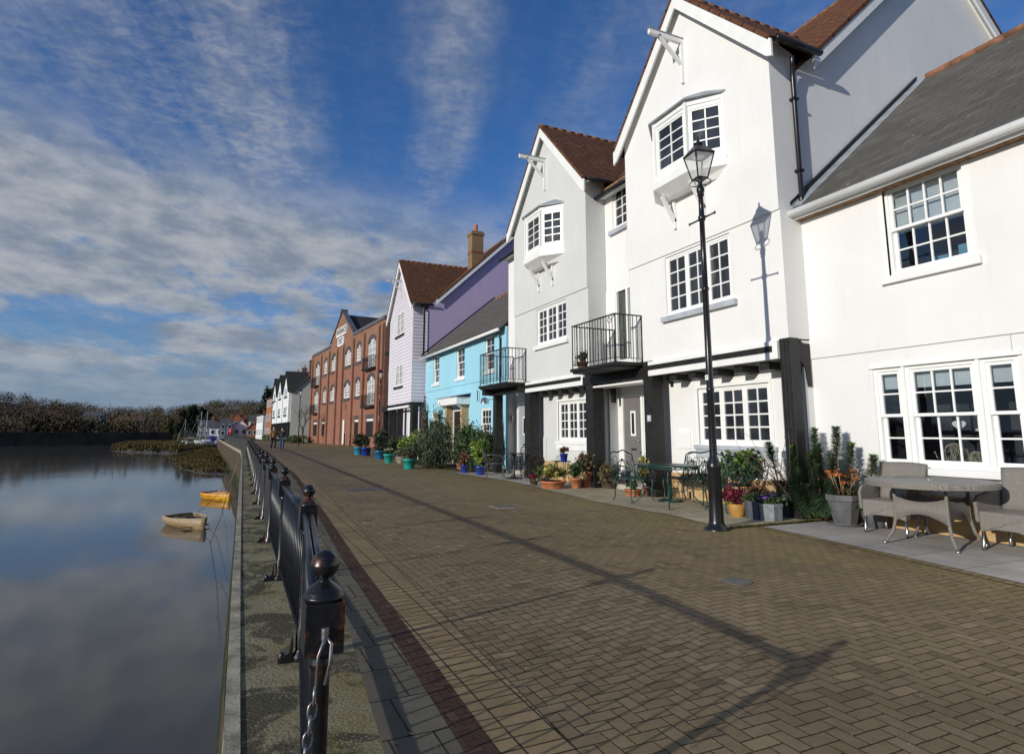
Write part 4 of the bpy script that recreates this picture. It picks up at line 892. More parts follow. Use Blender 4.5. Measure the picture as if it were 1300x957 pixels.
# ---- ground, water, quay -------------------------------------------------------------------
def paver_fn(c_lo, c_hi, mossy=True, unit=.083, rot=0.0):
    def f(t, b, co):
        s0 = t.sep(co); ca, sa = math.cos(rot), math.sin(rot)
        X = t.m('DIVIDE', t.m('ADD', t.m('MULTIPLY', s0[0], ca), t.m('MULTIPLY', s0[1], sa)), unit)
        Y = t.m('DIVIDE', t.m('SUBTRACT', t.m('MULTIPLY', s0[1], ca), t.m('MULTIPLY', s0[0], sa)), unit)
        wbx = t.m('MULTIPLY', t.m('SUBTRACT', t.noise(co, 5.5, 2), .5), .14); wby = t.m('MULTIPLY', t.m('SUBTRACT', t.noise(t.vs(co, (1, 1, 1)), 4.7, 2, .5, 0, .3), .5), .14)
        X = t.m('ADD', X, wbx); Y = t.m('ADD', Y, wby)
        ix = t.m('FLOOR', X); iy = t.m('FLOOR', Y); fx = t.m('SUBTRACT', X, ix); fy = t.m('SUBTRACT', Y, iy)
        k = t.m('FLOORED_MODULO', t.m('SUBTRACT', ix, iy), 4.0)
        isV = t.m('GREATER_THAN', k, 1.5)
        lu = t.m('ADD', fx, t.m('MULTIPLY', k, t.m('SUBTRACT', 1.0, isV)))
        k3 = t.m('SUBTRACT', 3.0, k); lv = t.m('ADD', fy, t.m('MULTIPLY', k3, isV))
        wU = t.m('SUBTRACT', 2.0, isV); wV = t.m('ADD', 1.0, isV)
        d = t.m('MINIMUM', t.m('MINIMUM', lu, t.m('SUBTRACT', wU, lu)), t.m('MINIMUM', lv, t.m('SUBTRACT', wV, lv)))
        idx = t.m('SUBTRACT', ix, t.m('MULTIPLY', k, t.m('SUBTRACT', 1.0, isV))); idy = t.m('SUBTRACT', iy, t.m('MULTIPLY', k3, isV))
        wn = t.n('ShaderNodeTexWhiteNoise', noise_dimensions='3D'); t.l(t.comb(idx, idy, isV), wn.inputs['Vector'])
        joint = t.smooth(t.m('ADD', d, t.m('MULTIPLY', t.noise(co, 60, 2), .07)), .035, .11)
        base = t.mix(wn.outputs['Value'], c_lo, c_hi)
        big = t.noise(co, .35, 4, .6)
        base = t.mix(t.m('MULTIPLY', t.smooth(big, .35, .7), .5), base, tuple(x * .58 for x in c_lo))
        stn = t.noise(co, .9, 6, .7); base = t.mix(t.m('MULTIPLY', t.smooth(stn, .56, .66), .45), base, tuple(x * .5 for x in c_lo))
        odd = t.m('GREATER_THAN', wn.outputs['Value'], .97); base = t.mix(t.m('MULTIPLY', odd, .3), base, tuple(min(1, x * 1.35) for x in c_hi)); base = t.mix(t.m('MULTIPLY', t.m('LESS_THAN', wn.outputs['Value'], .06), .4), base, tuple(x * .5 for x in c_lo))
        fine = t.noise(co, 130, 3, .7); base = t.mix(t.m('MULTIPLY', t.smooth(fine, .55, .8), .45), base, tuple(min(1, x * 2.2) for x in c_hi))
        med = t.noise(co, 14, 4, .7); base = t.mix(t.m('MULTIPLY', t.smooth(med, .4, .75), .35), base, tuple(x * .55 for x in c_lo))
        if mossy:
            mo = t.m('MULTIPLY', t.smooth(s0[0], 4.2, 6.6), t.smooth(t.noise(co, 1.3, 6, .65), .34, .62))
            mo = t.m('MAXIMUM', mo, t.m('MULTIPLY', t.smooth(t.noise(co, .55, 5, .7), .55, .75), .5))
            base = t.mix(t.m('MULTIPLY', mo, .68), base, (.275, .225, .085))
        jc = t.mix(t.smooth(t.noise(co, 2.0, 3), .45, .7), (.014, .012, .008), (.05, .046, .018))
        spk = t.n('ShaderNodeTexVoronoi'); spk.inputs['Scale'].default_value = 9; t.l(co, spk.inputs['Vector'])
        base = t.mix(t.m('MULTIPLY', t.m('LESS_THAN', spk.outputs['Distance'], .055), .6), base, (.55, .52, .46))
        t.l(t.mix(joint, jc, base), b.inputs['Base Color'])
        bp = t.n('ShaderNodeBump'); bp.inputs['Strength'].default_value = .8; bp.inputs['Distance'].default_value = .006
        hgt = t.m('ADD', t.m('MULTIPLY', joint, 1.0), t.m('ADD', t.m('MULTIPLY', wn.outputs['Value'], .35), t.m('MULTIPLY', fine, .5)))
        t.l(hgt, bp.inputs['Height']); t.l(bp.outputs[0], b.inputs['Normal'])
    return f
pav = mat('brick_paving', (.2, .17, .12), .9, .15, fn=paver_fn((.232, .170, .096), (.305, .228, .136)))
def blocks(name, c1, c2, w_, h_, joint=(.03, .03, .02), msize=.006, off=.5, moss=.3):
    def f(t, b, co):
        br = t.n('ShaderNodeTexBrick', offset=off); t.l(co, br.inputs['Vector'])
        for q, v in (('Scale', 1), ('Brick Width', w_), ('Row Height', h_), ('Mortar Size', msize), ('Mortar Smooth', .2)): br.inputs[q].default_value = v
        br.inputs['Color1'].default_value = (*c1, 1); br.inputs['Color2'].default_value = (*c2, 1); br.inputs['Mortar'].default_value = (*joint, 1)
        c = t.mix(t.m('MULTIPLY', t.smooth(t.noise(co, 1.4, 6, .65), .4, .7), .5), br.outputs[0], tuple(x * .55 for x in c1))
        c = t.mix(t.m('MULTIPLY', t.smooth(t.noise(co, 2.6, 6, .7), .55, .75), moss), c, (.14, .125, .05))
        c = t.mix(t.m('MULTIPLY', t.smooth(t.noise(co, 120, 2), .6, .8), .5), c, tuple(min(1, x * 2) for x in c2))
        t.l(c, b.inputs['Base Color']); bp = t.n('ShaderNodeBump', invert=True); bp.inputs['Strength'].default_value = .6; bp.inputs['Distance'].default_value = .006
        t.l(br.outputs['Fac'], bp.inputs['Height']); t.l(bp.outputs[0], b.inputs['Normal'])
    return mat(name, c1, .9, .15, fn=f)
red_s = mat('red_pavers', (.12, .05, .04), .9, .15, fn=paver_fn((.075, .040, .031), (.108, .062, .048), mossy=False, unit=.05))
grey_b = blocks('grey_blocks', (.125, .112, .085), (.16, .145, .11), .2, .4)
edge_b = blocks('edge_pavers', (.265, .188, .100), (.33, .24, .135), .2, .1, off=0.0)
slabs = blocks('grey_flags', (.40, .375, .335), (.46, .43, .385), .62, .62, (.12, .11, .09), .006, .5, .2)
sand = blocks('sandstone_flags', (.40, .345, .235), (.47, .41, .29), .6, .9, (.12, .11, .06), .01, .4, .5)
def conc_fn(t, b, co):
    base = t.mix(t.smooth(t.noise(co, 2.2, 6, .7), .35, .65), (.22, .19, .10), (.27, .245, .165))
    base = t.mix(t.m('MULTIPLY', t.smooth(t.noise(co, 2.4, 6, .7, 0, .8), .46, .56), .85), base, (.06, .055, .04))
    base = t.mix(t.m('MULTIPLY', t.smooth(t.noise(co, 5, 4), .55, .7), .45), base, (.16, .15, .04))
    v = t.n('ShaderNodeTexVoronoi'); v.inputs['Scale'].default_value = 55; t.l(co, v.inputs['Vector'])
    base = t.mix(t.m('MULTIPLY', t.m('LESS_THAN', v.outputs['Distance'], .26), t.m('MULTIPLY', t.smooth(t.noise(co, 3, 3), .45, .6), .75)), base, (.45, .42, .35))
    t.l(base, b.inputs['Base Color']); bp = t.n('ShaderNodeBump'); bp.inputs['Strength'].default_value = .9; bp.inputs['Distance'].default_value = .012
    t.l(t.m('ADD', t.noise(co, 38, 5, .75), t.m('MULTIPLY', v.outputs['Distance'], .4)), bp.inputs['Height']); t.l(bp.outputs[0], b.inputs['Normal'])
conc = mat('rough_concrete', (.2, .18, .13), .95, .1, fn=conc_fn)
cop = M_('coping_concrete', (.34, .31, .235), .9, var=.3, vscale=4, bump=.5, bscale=50, stain=((.12, .11, .06), 3, .7))
def wf(t, b, co):
    s = t.sep(co); n = t.noise(t.vs(co, (3, 2.5, .35)), 1.2, 5, .7)
    c = t.mix(t.smooth(n, .35, .7), (.05, .035, .024), (.115, .085, .062)); tz = t.m('ADD', s[2], t.m('MULTIPLY', t.noise(co, .8, 4), .9))
    c = t.mix(t.m('SUBTRACT', 1.0, t.smooth(tz, -1.7, -1.2)), c, (.022, .028, .014)); c = t.mix(t.m('MULTIPLY', t.smooth(t.noise(co, 3, 5), .55, .7), .6), c, (.16, .13, .05))
    t.l(c, b.inputs['Base Color']); bp = t.n('ShaderNodeBump'); bp.inputs['Strength'].default_value = .8; bp.inputs['Distance'].default_value = .05; t.l(n, bp.inputs['Height']); t.l(bp.outputs[0], b.inputs['Normal'])
wallm = mat('quay_wall_face', (.065, .045, .03), .85, .2, fn=wf)

def sheet(name, left, right, ys, z, m, kind='structure', skirt=0.0):
    mb = MB(); L = [(left(y) if callable(left) else left, y, z) for y in ys]; Rr = [(right(y) if callable(right) else right, y, z) for y in ys]
    n = len(ys); mb.add(L + Rr, [(i, n + i, n + i + 1, i + 1) for i in range(n - 1)])
    if skirt:
        mb.add(L + [(x, y, z - skirt) for x, y, _ in L], [(i, i + 1, n + i + 1, n + i) for i in range(n - 1)])
    o = mb.build(name, m); return tag(o, kind=kind)
def lerp_tab(tab):
    xs = [a for a, b in tab]; v = [b for a, b in tab]
    return lambda y: float(np.interp(y, xs, v))
YS = [-4, -1, 1, 3.5, 6.5, 10.5, 15, 20, 27, 34, 40, 45, 49]
c_out = lerp_tab([(-4, -.02), (3.75, .056), (7.7, .106), (20, .30), (38, .58), (49, .68)])
c_in = lambda y: c_out(y) + .065
e_ln = lerp_tab([(-4, .12), (3.45, .72), (6.4, .975), (10.4, 1.27), (20, 1.62), (49, 2.1)])
r_l = lerp_tab([(-4, .66), (3.3, 1.0), (5.5, 1.07), (9, 1.27), (12, 1.42), (20, 1.78), (49, 2.3)])
r_r = lambda y: r_l(y) + .14
bend2 = (-1.45, 110.0)
# big land sheet
mb = MB(); mb.quad((.02, -60, -.02), (500, -60, -.02), (700, 1200, -.02), (-700, 1200, -.02), (-700, 262, -.02), (-20, 255, -.02), (-3.2, 170, -.02), (-1.40, 110, -.02), (.73, 49, -.02), (.05, 3.75, -.02))
tag(mb.build('ground', M_('far_ground', (.075, .068, .035), 1.0, 0.0, var=.4, vscale=.05)), kind='structure')
sheet('promenade', r_r, 13.5, [-6, -4, -1, 1, 3.5, 6.5, 10.5, 15, 20, 27, 34, 40, 45, 49, 60, 80, 110], 0, pav)
sheet('paving_edge', r_r, lambda y: r_r(y) + .3, YS, .004, edge_b)
sheet('red_strip', r_l, r_r, YS, .004, red_s)
sheet('grey_strip', e_ln, r_l, YS, .004, grey_b)
sheet('path', -4 + 4.9, 14, [49, 60, 80, 112], .004, pav) if False else None
sheet('quay_apron', c_in, e_ln, YS, .004, conc)
sheet('far_apron', lambda y: float(np.interp(y, [49, 110], [.75, -1.38])), lambda y: float(np.interp(y, [49, 110], [2.5, 3])), [49, 60, 80, 110], .003, conc)
# coping and quay wall
def qwall(pts, zt=.012):
    mb = MB(); n = len(pts)
    A_ = [(x, y, zt) for x, y in pts]; B_ = [(x, y, -.22) for x, y in pts]; Cc = [(x + .1, y, -.22) for x, y in pts]; D_ = [(x - .12, y, -3.4) for x, y in pts]
    mb.add(B_ + Cc + D_, [(i, i + 1, n + i + 1, n + i) for i in range(n - 1)] + [(n + i, n + i + 1, 2 * n + i + 1, 2 * n + i) for i in range(n - 1)])
    tag(mb.build('quay_wall', wallm), 'weathered river wall below the railings', None, kind='structure')
    mb = MB(); I_ = [(x + .067, y, zt) for x, y in pts]
    mb.add(A_ + I_ + B_ + [(x + .067, y, -.02) for x, y in pts], [(i, i + 1, n + i + 1, n + i) for i in range(n - 1)] + [(i, 2 * n + i, 2 * n + i + 1, i + 1) for i in range(n - 1)] + [(n + i, n + i + 1, 3 * n + i + 1, 3 * n + i) for i in range(n - 1)])
    tag(mb.build('quay_coping', cop), kind='structure')
qwall([(c_out(y), y) for y in YS])
qwall([(.68, 49.0), (-.3, 77), (-1.45, 110), (-3.2, 170)])
# terraces
tf1 = lerp_tab([(-6, 5.0), (3.16, 6.4), (4.8, 6.68), (6.4, 6.9)])
sheet('grey_terrace', tf1, 8.6, [-6, -2, 1, 3.16, 4.8, 6.5], .013, slabs)
sheet('terrace_kerb', lambda y: tf1(y) - .11, tf1, [-6, -2, 1, 3.16, 4.8, 6.5], .009, edge_b)
tf2 = lerp_tab([(6.6, 6.3), (7.9, 6.5), (10, 6.45), (12.9, 6.75)])
sheet('sandstone_terrace', tf2, 8.9, [6.62, 7.9, 10, 12.9], .012, sand)
tf3 = lerp_tab([(13, 6.85), (15.6, 7.0), (19.4, 6.7)])
sheet('stone_terrace', tf3, 8.9, [13.0, 15.6, 19.4], .012, slabs)
soil = M_('soil', (.06, .045, .03), .95, var=.4, bump=.8)
sheet('flower_bed', lambda y: 7.2, 8.5, [19.5, 28], .03, soil)
# manholes
def cover(x, y, w_, l_, lab, rnd=False):
    b = MB()
    if rnd: b.lathe([(w_, 0), (w_, .008)], (x, y, .0), 28)
    else: b.box(x - w_, x + w_, y - l_, y + l_, .0, .008)
    o = b.build('access_cover', M_('cover_steel' if rnd else 'cover_iron', (.13, .12, .105) if rnd else (.09, .075, .06), .6, var=.3), None)
    tag(o, lab, 'manhole cover')
    b = MB()
    if y > 12 or rnd: return
    if rnd: b.lathe([(w_ + .06, -.002), (w_ + .06, .005)], (x, y, 0), 28)
    else: b.box(x - w_ - .06, x + w_ + .06, y - l_ - .06, y + l_ + .06, -.01, .004)
    b.build('cover_surround', M_('cover_mortar', (.33, .30, .24), .9, var=.3), o)
cover(4.58, 10.2, .2, .14, 'rectangular metal cover in pale mortar in the middle of the promenade')
cover(2.95, 14.6, .45, .3, 'large flat iron cover in the paving beside the railings')
cover(4.2, 4.3, .13, .13, 'small round metal cover in the near paving', True)

# water
def water_fn(t, b, co):
    b.inputs['IOR'].default_value = 1.34
    t.l(t.mix(t.smooth(t.noise(co, .05, 3), .3, .7), (.075, .068, .056), (.105, .093, .075)), b.inputs['Base Color'])
    n1 = t.noise(t.vs(co, (1.0, .35, 1)), 1.6, 3, .6); n2 = t.noise(t.vs(co, (1.0, .3, 1)), .3, 3, .5)
    bp = t.n('ShaderNodeBump'); bp.inputs['Strength'].default_value = .42; bp.inputs['Distance'].default_value = .02
    n3 = t.m('MULTIPLY', t.noise(t.vs(co, (1.0, .4, 1)), 6.5, 3, .6), t.m('MULTIPLY', t.smooth(t.noise(co, .12, 3), .45, .62), .16))
    t.l(t.m('ADD', t.m('ADD', t.m('MULTIPLY', n1, .35), n2), n3), bp.inputs['Height']); t.l(bp.outputs[0], b.inputs['Normal'])
watm = mat('river_water', (.05, .05, .05), .06, .42, fn=water_fn)
mb = MB(); mb.quad((-900, -300, -2.6), (2, -300, -2.6), (2, 280, -2.6), (-900, 280, -2.6))
tag(mb.build('river', watm), kind='structure')
mb = MB(); bp_ = [(-3.2, 170), (-20, 255), (-700, 262)]
mb.add([(x, y, -.02) for x, y in bp_] + [(x - 1.2, y - 1.5, -2.9) for x, y in bp_], [(0, 1, 4, 3), (1, 2, 5, 4)])
tag(mb.build('river_bank', M_('bank_earth', (.05, .042, .025), .95, 0.0, var=.5, vscale=.3)), kind='structure')
# mud flat and salt marsh
def bank(name, outline, z, m, rough_=.12, res=60, lab=None):
    xs = [p[0] for p in outline]; ys = [p[1] for p in outline]; x0, x1, y0, y1 = min(xs), max(xs), min(ys), max(ys)
    def inside(x, y):
        c = False
        for i in range(len(outline)):
            (ax, ay), (bx, by) = outline[i], outline[i - 1]
            if (ay > y) != (by > y) and x < (bx - ax) * (y - ay) / (by - ay) + ax: c = not c
        return c
    def dist(x, y):
        m_ = 1e9
        for i in range(len(outline)):
            a = Vector(outline[i]); b_ = Vector(outline[i - 1]); ab = b_ - a; t_ = max(0, min(1, (Vector((x, y)) - a).dot(ab) / ab.length_squared)); m_ = min(m_, (Vector((x, y)) - a - ab * t_).length)
        return m_
    mb = MB(); idx = {}
    from mathutils import noise as mn
    V = []
    for j in range(res + 1):
        for i in range(res + 1):
            x = x0 + (x1 - x0) * i / res; y = y0 + (y1 - y0) * j / res
            ins = inside(x, y); dd = dist(x, y) * (1 if ins else -1)
            h = z + max(-.7, min(.75, dd * .22)) + rough_ * mn.noise(Vector((x * .5, y * .22, 0))) * (1 if ins else 0)
            V.append((x, y, h))
    mb.add(V, [(j * (res + 1) + i, j * (res + 1) + i + 1, (j + 1) * (res + 1) + i + 1, (j + 1) * (res + 1) + i) for j in range(res) for i in range(res)], True)
    return tag(mb.build(name, m), kind='structure'), V, inside
mud = M_('mud', (.10, .08, .05), .6, var=.4, vscale=.4, bump=.5, bscale=3)
_, BV, ins1 = bank('mud_bank', [(.6, 52), (.1, 62), (-2.6, 66), (-5.0, 76), (-6.6, 90), (-8.5, 112), (-7.5, 125), (-6, 160), (-2.5, 160), (-1, 110)], -2.62, mud)
_, BV2, ins2 = bank('mud_bank', [(-9, 128), (-22, 150), (-30, 200), (-34, 252), (-8, 252), (-4, 165)], -2.62, mud, res=44)
# marsh grass: tufts of blades
def blades(V, ins, n, size, zlim, seed):
    r = random.Random(seed); mb = MB(); k = 0
    while k < n:
        x, y, z = V[r.randrange(len(V))]
        if z < zlim: k += .05; continue
        x += r.uniform(-.9, .9); y += r.uniform(-1.2, 1.2)
        for _ in range(3):
            a = r.uniform(0, 6.28); h_ = size * r.uniform(.5, 1.2); w_ = h_ * .22; dx, dy = math.cos(a) * w_, math.sin(a) * w_; lx, ly = r.uniform(-.4, .4) * h_, r.uniform(-.4, .4) * h_
            mb.add([(x - dx, y - dy, z - .05), (x + dx, y + dy, z - .05), (x + lx, y + ly, z + h_)], [(0, 1, 2)])
        k += 1
    return mb
bl = blades(BV, ins1, 9000, .32, -2.45, 3); bl2 = blades(BV2, ins2, 5000, .8, -2.45, 4)
tag(bl.build('marsh_grass', mat('marsh_grass', (.095, .074, .032), .8, .0, soft=.6, rand=.35, var=.3, vscale=.2)), 'yellow brown salt marsh grass on the mud below the river wall', None, kind='stuff')
tag(bl2.build('marsh_grass', MATS['marsh_grass']), 'strip of yellow marsh grass further along the river edge', None, kind='stuff')

# dark river wall on the far side
b = MB(); n = 40
dk = M_('far_wall', (.020, .018, .016), .9, var=.4, vscale=.3)
P0, P1 = Vector((-330, 150, 0)), Vector((-18, 232, 0))
b.prism([(-330, 150, -3), (-18, 236, -3), (-18, 236, 1.35), (-330, 150, 1.5)], (-.5, 2.0, 0))
tag(b.build('river_wall', dk), 'long dark piled wall on the far side of the river', 'wall')

# hills and woods
from mathutils import noise as mn
def hill_h(x, y):
    ridge = float(np.interp(x, [-420, -300, -200, -140, -95, -60, -30, -5, 20, 60, 200, 400], [26, 20, 23, 20, 13.5, 11.5, 13, 17.5, 16.5, 12, 15, 20]))
    f = max(0, min(1, (y - 275) / 190)); f = f * f * (3 - 2 * f)
    return (ridge + 3 * mn.noise(Vector((x * .012, y * .012, 3)))) * f + max(0, (y - 470)) * .01
mb = MB(); nx, ny = 70, 30; V = []
for j in range(ny + 1):
    for i in range(nx + 1):
        x = -560 + 1100 * i / nx; y = 262 + 700 * (j / ny) ** 1.3; V.append((x, y, hill_h(x, y)))
mb.add(V, [(j * (nx + 1) + i, j * (nx + 1) + i + 1, (j + 1) * (nx + 1) + i + 1, (j + 1) * (nx + 1) + i) for j in range(ny) for i in range(nx)], True)
tag(mb.build('hills', M_('hill_soil', (.05, .045, .028), .95, var=.5, vscale=.02)), kind='structure')

def leafcloud(cent, rad, n, size, asp=2.0, seed=0, upright=0.0, soft=False):
    """n rhombic leaves scattered through ellipsoids; returns verts array, n quads"""
    r = np.random.default_rng(seed); k = len(cent); cent = np.array(cent, float); rad = np.array(rad, float)
    vol = np.prod(rad, axis=1) ** .7; w_ = vol / vol.sum(); ids = r.choice(k, n, p=w_)
    d = r.normal(size=(n, 3)); d /= np.linalg.norm(d, axis=1)[:, None]; rr = np.abs(r.normal(0, .62, n)) if soft else r.random(n) ** (1 / 3)
    c = cent[ids] + d * rr[:, None] * rad[ids]
    a = r.normal(size=(n, 3)); a[:, 2] += upright * np.sign(a[:, 2] + 1e-6) * 2; a /= np.linalg.norm(a, axis=1)[:, None]
    q = r.normal(size=(n, 3)); b_ = np.cross(a, q); b_ /= np.linalg.norm(b_, axis=1)[:, None]
    s = size * (.6 + .8 * r.random(n))[:, None]
    v = np.stack([c - a * s, c + b_ * s / asp, c + a * s, c - b_ * s / asp], 1).reshape(-1, 3)
    return v
def cloud_obj(name, v, m, parent=None):
    me = bpy.data.meshes.new(name); off = rootloc(parent) if parent is not None else Vector((0, 0, 0))
    v = v - np.array(off); n = len(v) // 4
    me.vertices.add(len(v)); me.vertices.foreach_set('co', v.astype('f').ravel()); me.loops.add(4 * n); me.loops.foreach_set('vertex_index', np.arange(4 * n, dtype='i'))
    me.polygons.add(n); me.polygons.foreach_set('loop_start', np.arange(0, 4 * n, 4, dtype='i')); me.polygons.foreach_set('loop_total', np.full(n, 4, dtype='i')); me.update(); me.validate()
    me.materials.append(m); o = bpy.data.objects.new(name, me); C.objects.link(o); o.parent = parent; return o
wm1 = mat('winter_wood', (.135, .098, .072), .9, .0, soft=.84, rand=.12, var=.3, vscale=.03); wm2 = mat('evergreen', (.022, .034, .016), .9, .1, rand=.4, var=.3, vscale=.2)
wm3 = mat('olive_wood', (.135, .108, .064), .9, .0, soft=.84, rand=.12, var=.3, vscale=.03)
r_ = random.Random(5); c1, d1, c2, d2 = [], [], [], []
for i in range(2600):
    x = r_.uniform(-430, 140); y = r_.uniform(270, 470) ; h_ = hill_h(x, y); s = r_.uniform(2.0, 4.2)
    tgt = (c1, d1) if r_.random() < (.75 if x < -45 else .35) else (c2, d2)
    hh_ = r_.uniform(4.5, 7.5) * (1.0 if y > 380 else 1.0)
    tgt[0].append((x, y, h_ + hh_ * .42)); tgt[1].append((s * 1.15, s * 1.15, hh_ * .58))
tag(cloud_obj('winter_wood', leafcloud(c1, d1, 170000, .42, 3.2, 1, .8), wm1), 'bare brown winter woodland covering the hill across the river', None, kind='stuff')
tag(cloud_obj('olive_wood', leafcloud(c2, d2, 150000, .42, 3.0, 2, .6), wm3), 'dull olive winter woodland rounding the hill behind the village', None, kind='stuff')
c3, d3 = [], []
for i in range(260):
    x = r_.uniform(-300, -30); y = 238 + (x + 18) * .27 + r_.uniform(2, 25); s = r_.uniform(1.5, 3.2); c3.append((x, max(y, 170), 1.5 + s * .9)); d3.append((s * 1.4, s, s * 1.1))
tag(cloud_obj('bank_scrub', leafcloud(c3, d3, 26000, .45, 2.2, 3, .3), wm3), 'low scrub and saplings along the top of the far river wall', None, kind='stuff')
def far_tree(x, y, z, h_, s, m, lab, seed, grp=None, n=1800, leaf=.4, cat='tree', nm='tree', kind='ever'):
    t_ = thing(nm, lab, cat, (x, y, z), group=grp)
    b = MB(); b.path([(x, y, z), (x + .1, y, z + h_ * .4), (x, y, z + h_ * .8)], [s * .1, s * .07, s * .02], 6); b.build('trunk', M_('bark', (.06, .045, .035), .9), t_)
    rr = random.Random(seed); cc, dd = [], []
    for i in range(14):
        f = rr.uniform(.15, 1) ; a = rr.uniform(0, 6.28); w_ = s * (1.05 - f * .75); cc.append((x + math.cos(a) * w_ * .5, y + math.sin(a) * w_ * .5, z + h_ * (.1 + .85 * f))); q = s * rr.uniform(.3, .5) * (1.2 - .6 * f); dd.append((q, q, q * 1.3))
    cloud_obj('crown', leafcloud(cc, dd, n, leaf, 2, seed), m, t_); return t_
for i, (x, h_, s) in enumerate([(-15.6, 9.0, 2.6), (-12.8, 10.8, 3.4), (-9.6, 9.8, 3.0), (-7.0, 8.6, 2.4)]):
    far_tree(x, 236, 0, h_, s, wm2, ['leftmost and shortest dark evergreen behind the yachts', 'tallest dark evergreen behind the yachts', 'broad dark evergreen right of the tallest one behind the yachts', 'rightmost dark evergreen nearest the village houses'][i], 40 + i, 'dark evergreens behind the moored yachts')
far_tree(-20.5, 250, 0, 6.5, 2.6, mat('willow', (.13, .11, .045), .9, .1, rand=.3), 'pale yellow willow left of the dark evergreens', 50)
far_tree(16.5, 330, 4, 20, 7, wm2, 'large dark pine on the hill just left of the brick house', 51, leaf=.7)
far_tree(8.5, 240, 0, 9.5, 3.6, wm1, 'bare tree rising behind the village roofs', 52)
# ---- river railings ------------------------------------------------------------------------
rust_b = mat('cast_black', (.010, .011, .013), .30, .5, var=.2, vscale=30, bump=.08, bscale=90, stain=((.16, .05, .015), 17, .75))
rail_b = mat('rail_black', (.012, .015, .022), .32, .5, var=.2, vscale=12, bump=.05, bscale=60)
post_x = lambda y: float(np.interp(y, [1.76, 3.95, 8.2, 13, 22, 40, 50], [.252, .452, .495, .56, .70, .98, 1.14]))
pys = [1.76, 3.95] + [3.95 + 2.12 * i for i in range(1, 22)]
fence = thing('river_railing', 'black cast iron railing with ball topped posts along the river edge', 'railing', (.45, 3.95, 0))
def rail_post(x, y, root, n=14, near=False):
    b = MB(); c = (x, y, 0)
    b.lathe([(.055, 0), (.055, .03), (.035, .06), (.038, .16), (.026, .19), (.024, .70), (.032, .72), (.028, .735), (.034, .75)], c, n)
    b.box(x - .05, x + .05, y - .05, y + .05, .75, .878)
    sph = [(.0378 * math.sin(math.pi * k / 12), .968 - .0378 * math.cos(math.pi * k / 12)) for k in range(1, 12)]
    b.lathe([(.05, .879), (.054, .882), (.055, .889), (.05, .894), (.05, .899), (.046, .903), (.040, .910), (.026, .919), (.017, .925), (.0155, .930)] + [(r_ + (.0022 if abs(z_ - .968) < .004 else 0), z_) for r_, z_ in sph] + [(.0, 1.006)], (x, y, 0), n + 6)
    p = b.build('post', rust_b, root, bevel=.004 if near else 0)
    b = MB(); b.prism([(x - .05, y - .03, 0), (x - .13, y - .03, 0), (x - .13, y - .03, .03), (x - .07, y - .03, .06), (x - .05, y - .03, .16)], (0, .06, 0)); b.lathe([(.016, 0), (.016, .05), (.008, .06)], (x - .11, y, 0), 6)
    b.build('foot', rust_b, p); return p
def rail_panel(p, q, root, n=17, seg=6):
    p = Vector(p); q = Vector(q); d = (q - p).normalized(); p = p + d * .05; q = q - d * .05; L = (q - p).length; a = Vector((-d.y, d.x, 0))
    b = MB()
    for s_ in (-.016, .016): b.path([p + a * s_ + Vector((0, 0, .835)), q + a * s_ + Vector((0, 0, .835))], .0155, 8)
    b.beam(p + Vector((0, 0, .815)), q + Vector((0, 0, .815)), .03, .02); b.beam(p + Vector((0, 0, .13)), q + Vector((0, 0, .13)), .035, .018)
    for i in range(n): c = p.lerp(q, (i + .5) / n); b.tube(c + Vector((0, 0, .13)), c + Vector((0, 0, .81)), .0075, n=seg)
    return b.build('panel', rail_b, root)
for i, y in enumerate(pys): rail_post(post_x(y), y, fence, 16 if i < 5 else 8, i < 3)
for y0, y1 in zip(pys[:-1], pys[1:]): rail_panel((post_x(y0), y0, 0), (post_x(y1), y1, 0), fence, seg=8 if y0 < 8 else 4)
# shackle and chain on the end post
b = MB(); x, y = .252, 1.76 - .055
b.lathe([(.010, 0), (.010, .03)], (x - .0, y - .0, .79), 8)
b.path([(x + .002, y - .005, .80), (x - .006, y - .018, .79), (x - .018, y - .022, .76), (x - .02, y - .02, .68)], .0045, 6)
b.path([(x + .002, y - .005, .80), (x + .014, y - .018, .785), (x + .012, y - .022, .74), (x + .002, y - .02, .69)], .0045, 6)
for i in range(6):
    cz = .665 - i * .033; cx = x - .022 - i * .004; tw = i % 2
    b.path([(cx + (.011 * math.cos(t) if tw else .003 * math.cos(t)), y - .018 + (.003 * math.cos(t) if tw else .011 * math.cos(t)), cz + .021 * math.sin(t)) for t in [k * math.pi / 5 for k in range(10)]], .0035, 5, closed=True)
b.build('chain', mat('galvanised', (.30, .31, .33), .4, metal=.8, var=.3, vscale=20, stain=((.35, .12, .04), 25, .6)), fence)
# second stretch where the quay bends
p0 = Vector((1.14, 50.6, 0)); p1 = Vector((-.95, 112, 0)); f2 = thing('river_railing', 'far stretch of black railing beyond the bend of the quay', 'railing', tuple(p0))
N_ = 26; prev = Vector((post_x(pys[-1]), pys[-1], 0))
for i in range(N_ + 1):
    c = p0.lerp(p1, i / N_)
    b = MB(); b.lathe([(.05, 0), (.03, .05), (.026, .8), (.055, .82), (.055, .92), (.02, .94), (.045, .99), (.0, 1.04)], tuple(c), 6); b.build('post', rust_b, f2)
    rail_panel(prev, c, f2, n=20, seg=3); prev = c

# mooring pile against the wall
b = MB(); b.lathe([(.10, -3), (.10, -.35), (.115, -.34), (.115, -.29), (.10, -.27), (.06, -.24), (0, -.23)], (-.16, 3.2, 0), 16)
tag(b.build('mooring_pile', rust_b), 'black capped mooring pile against the river wall below the end of the railing', 'pile')
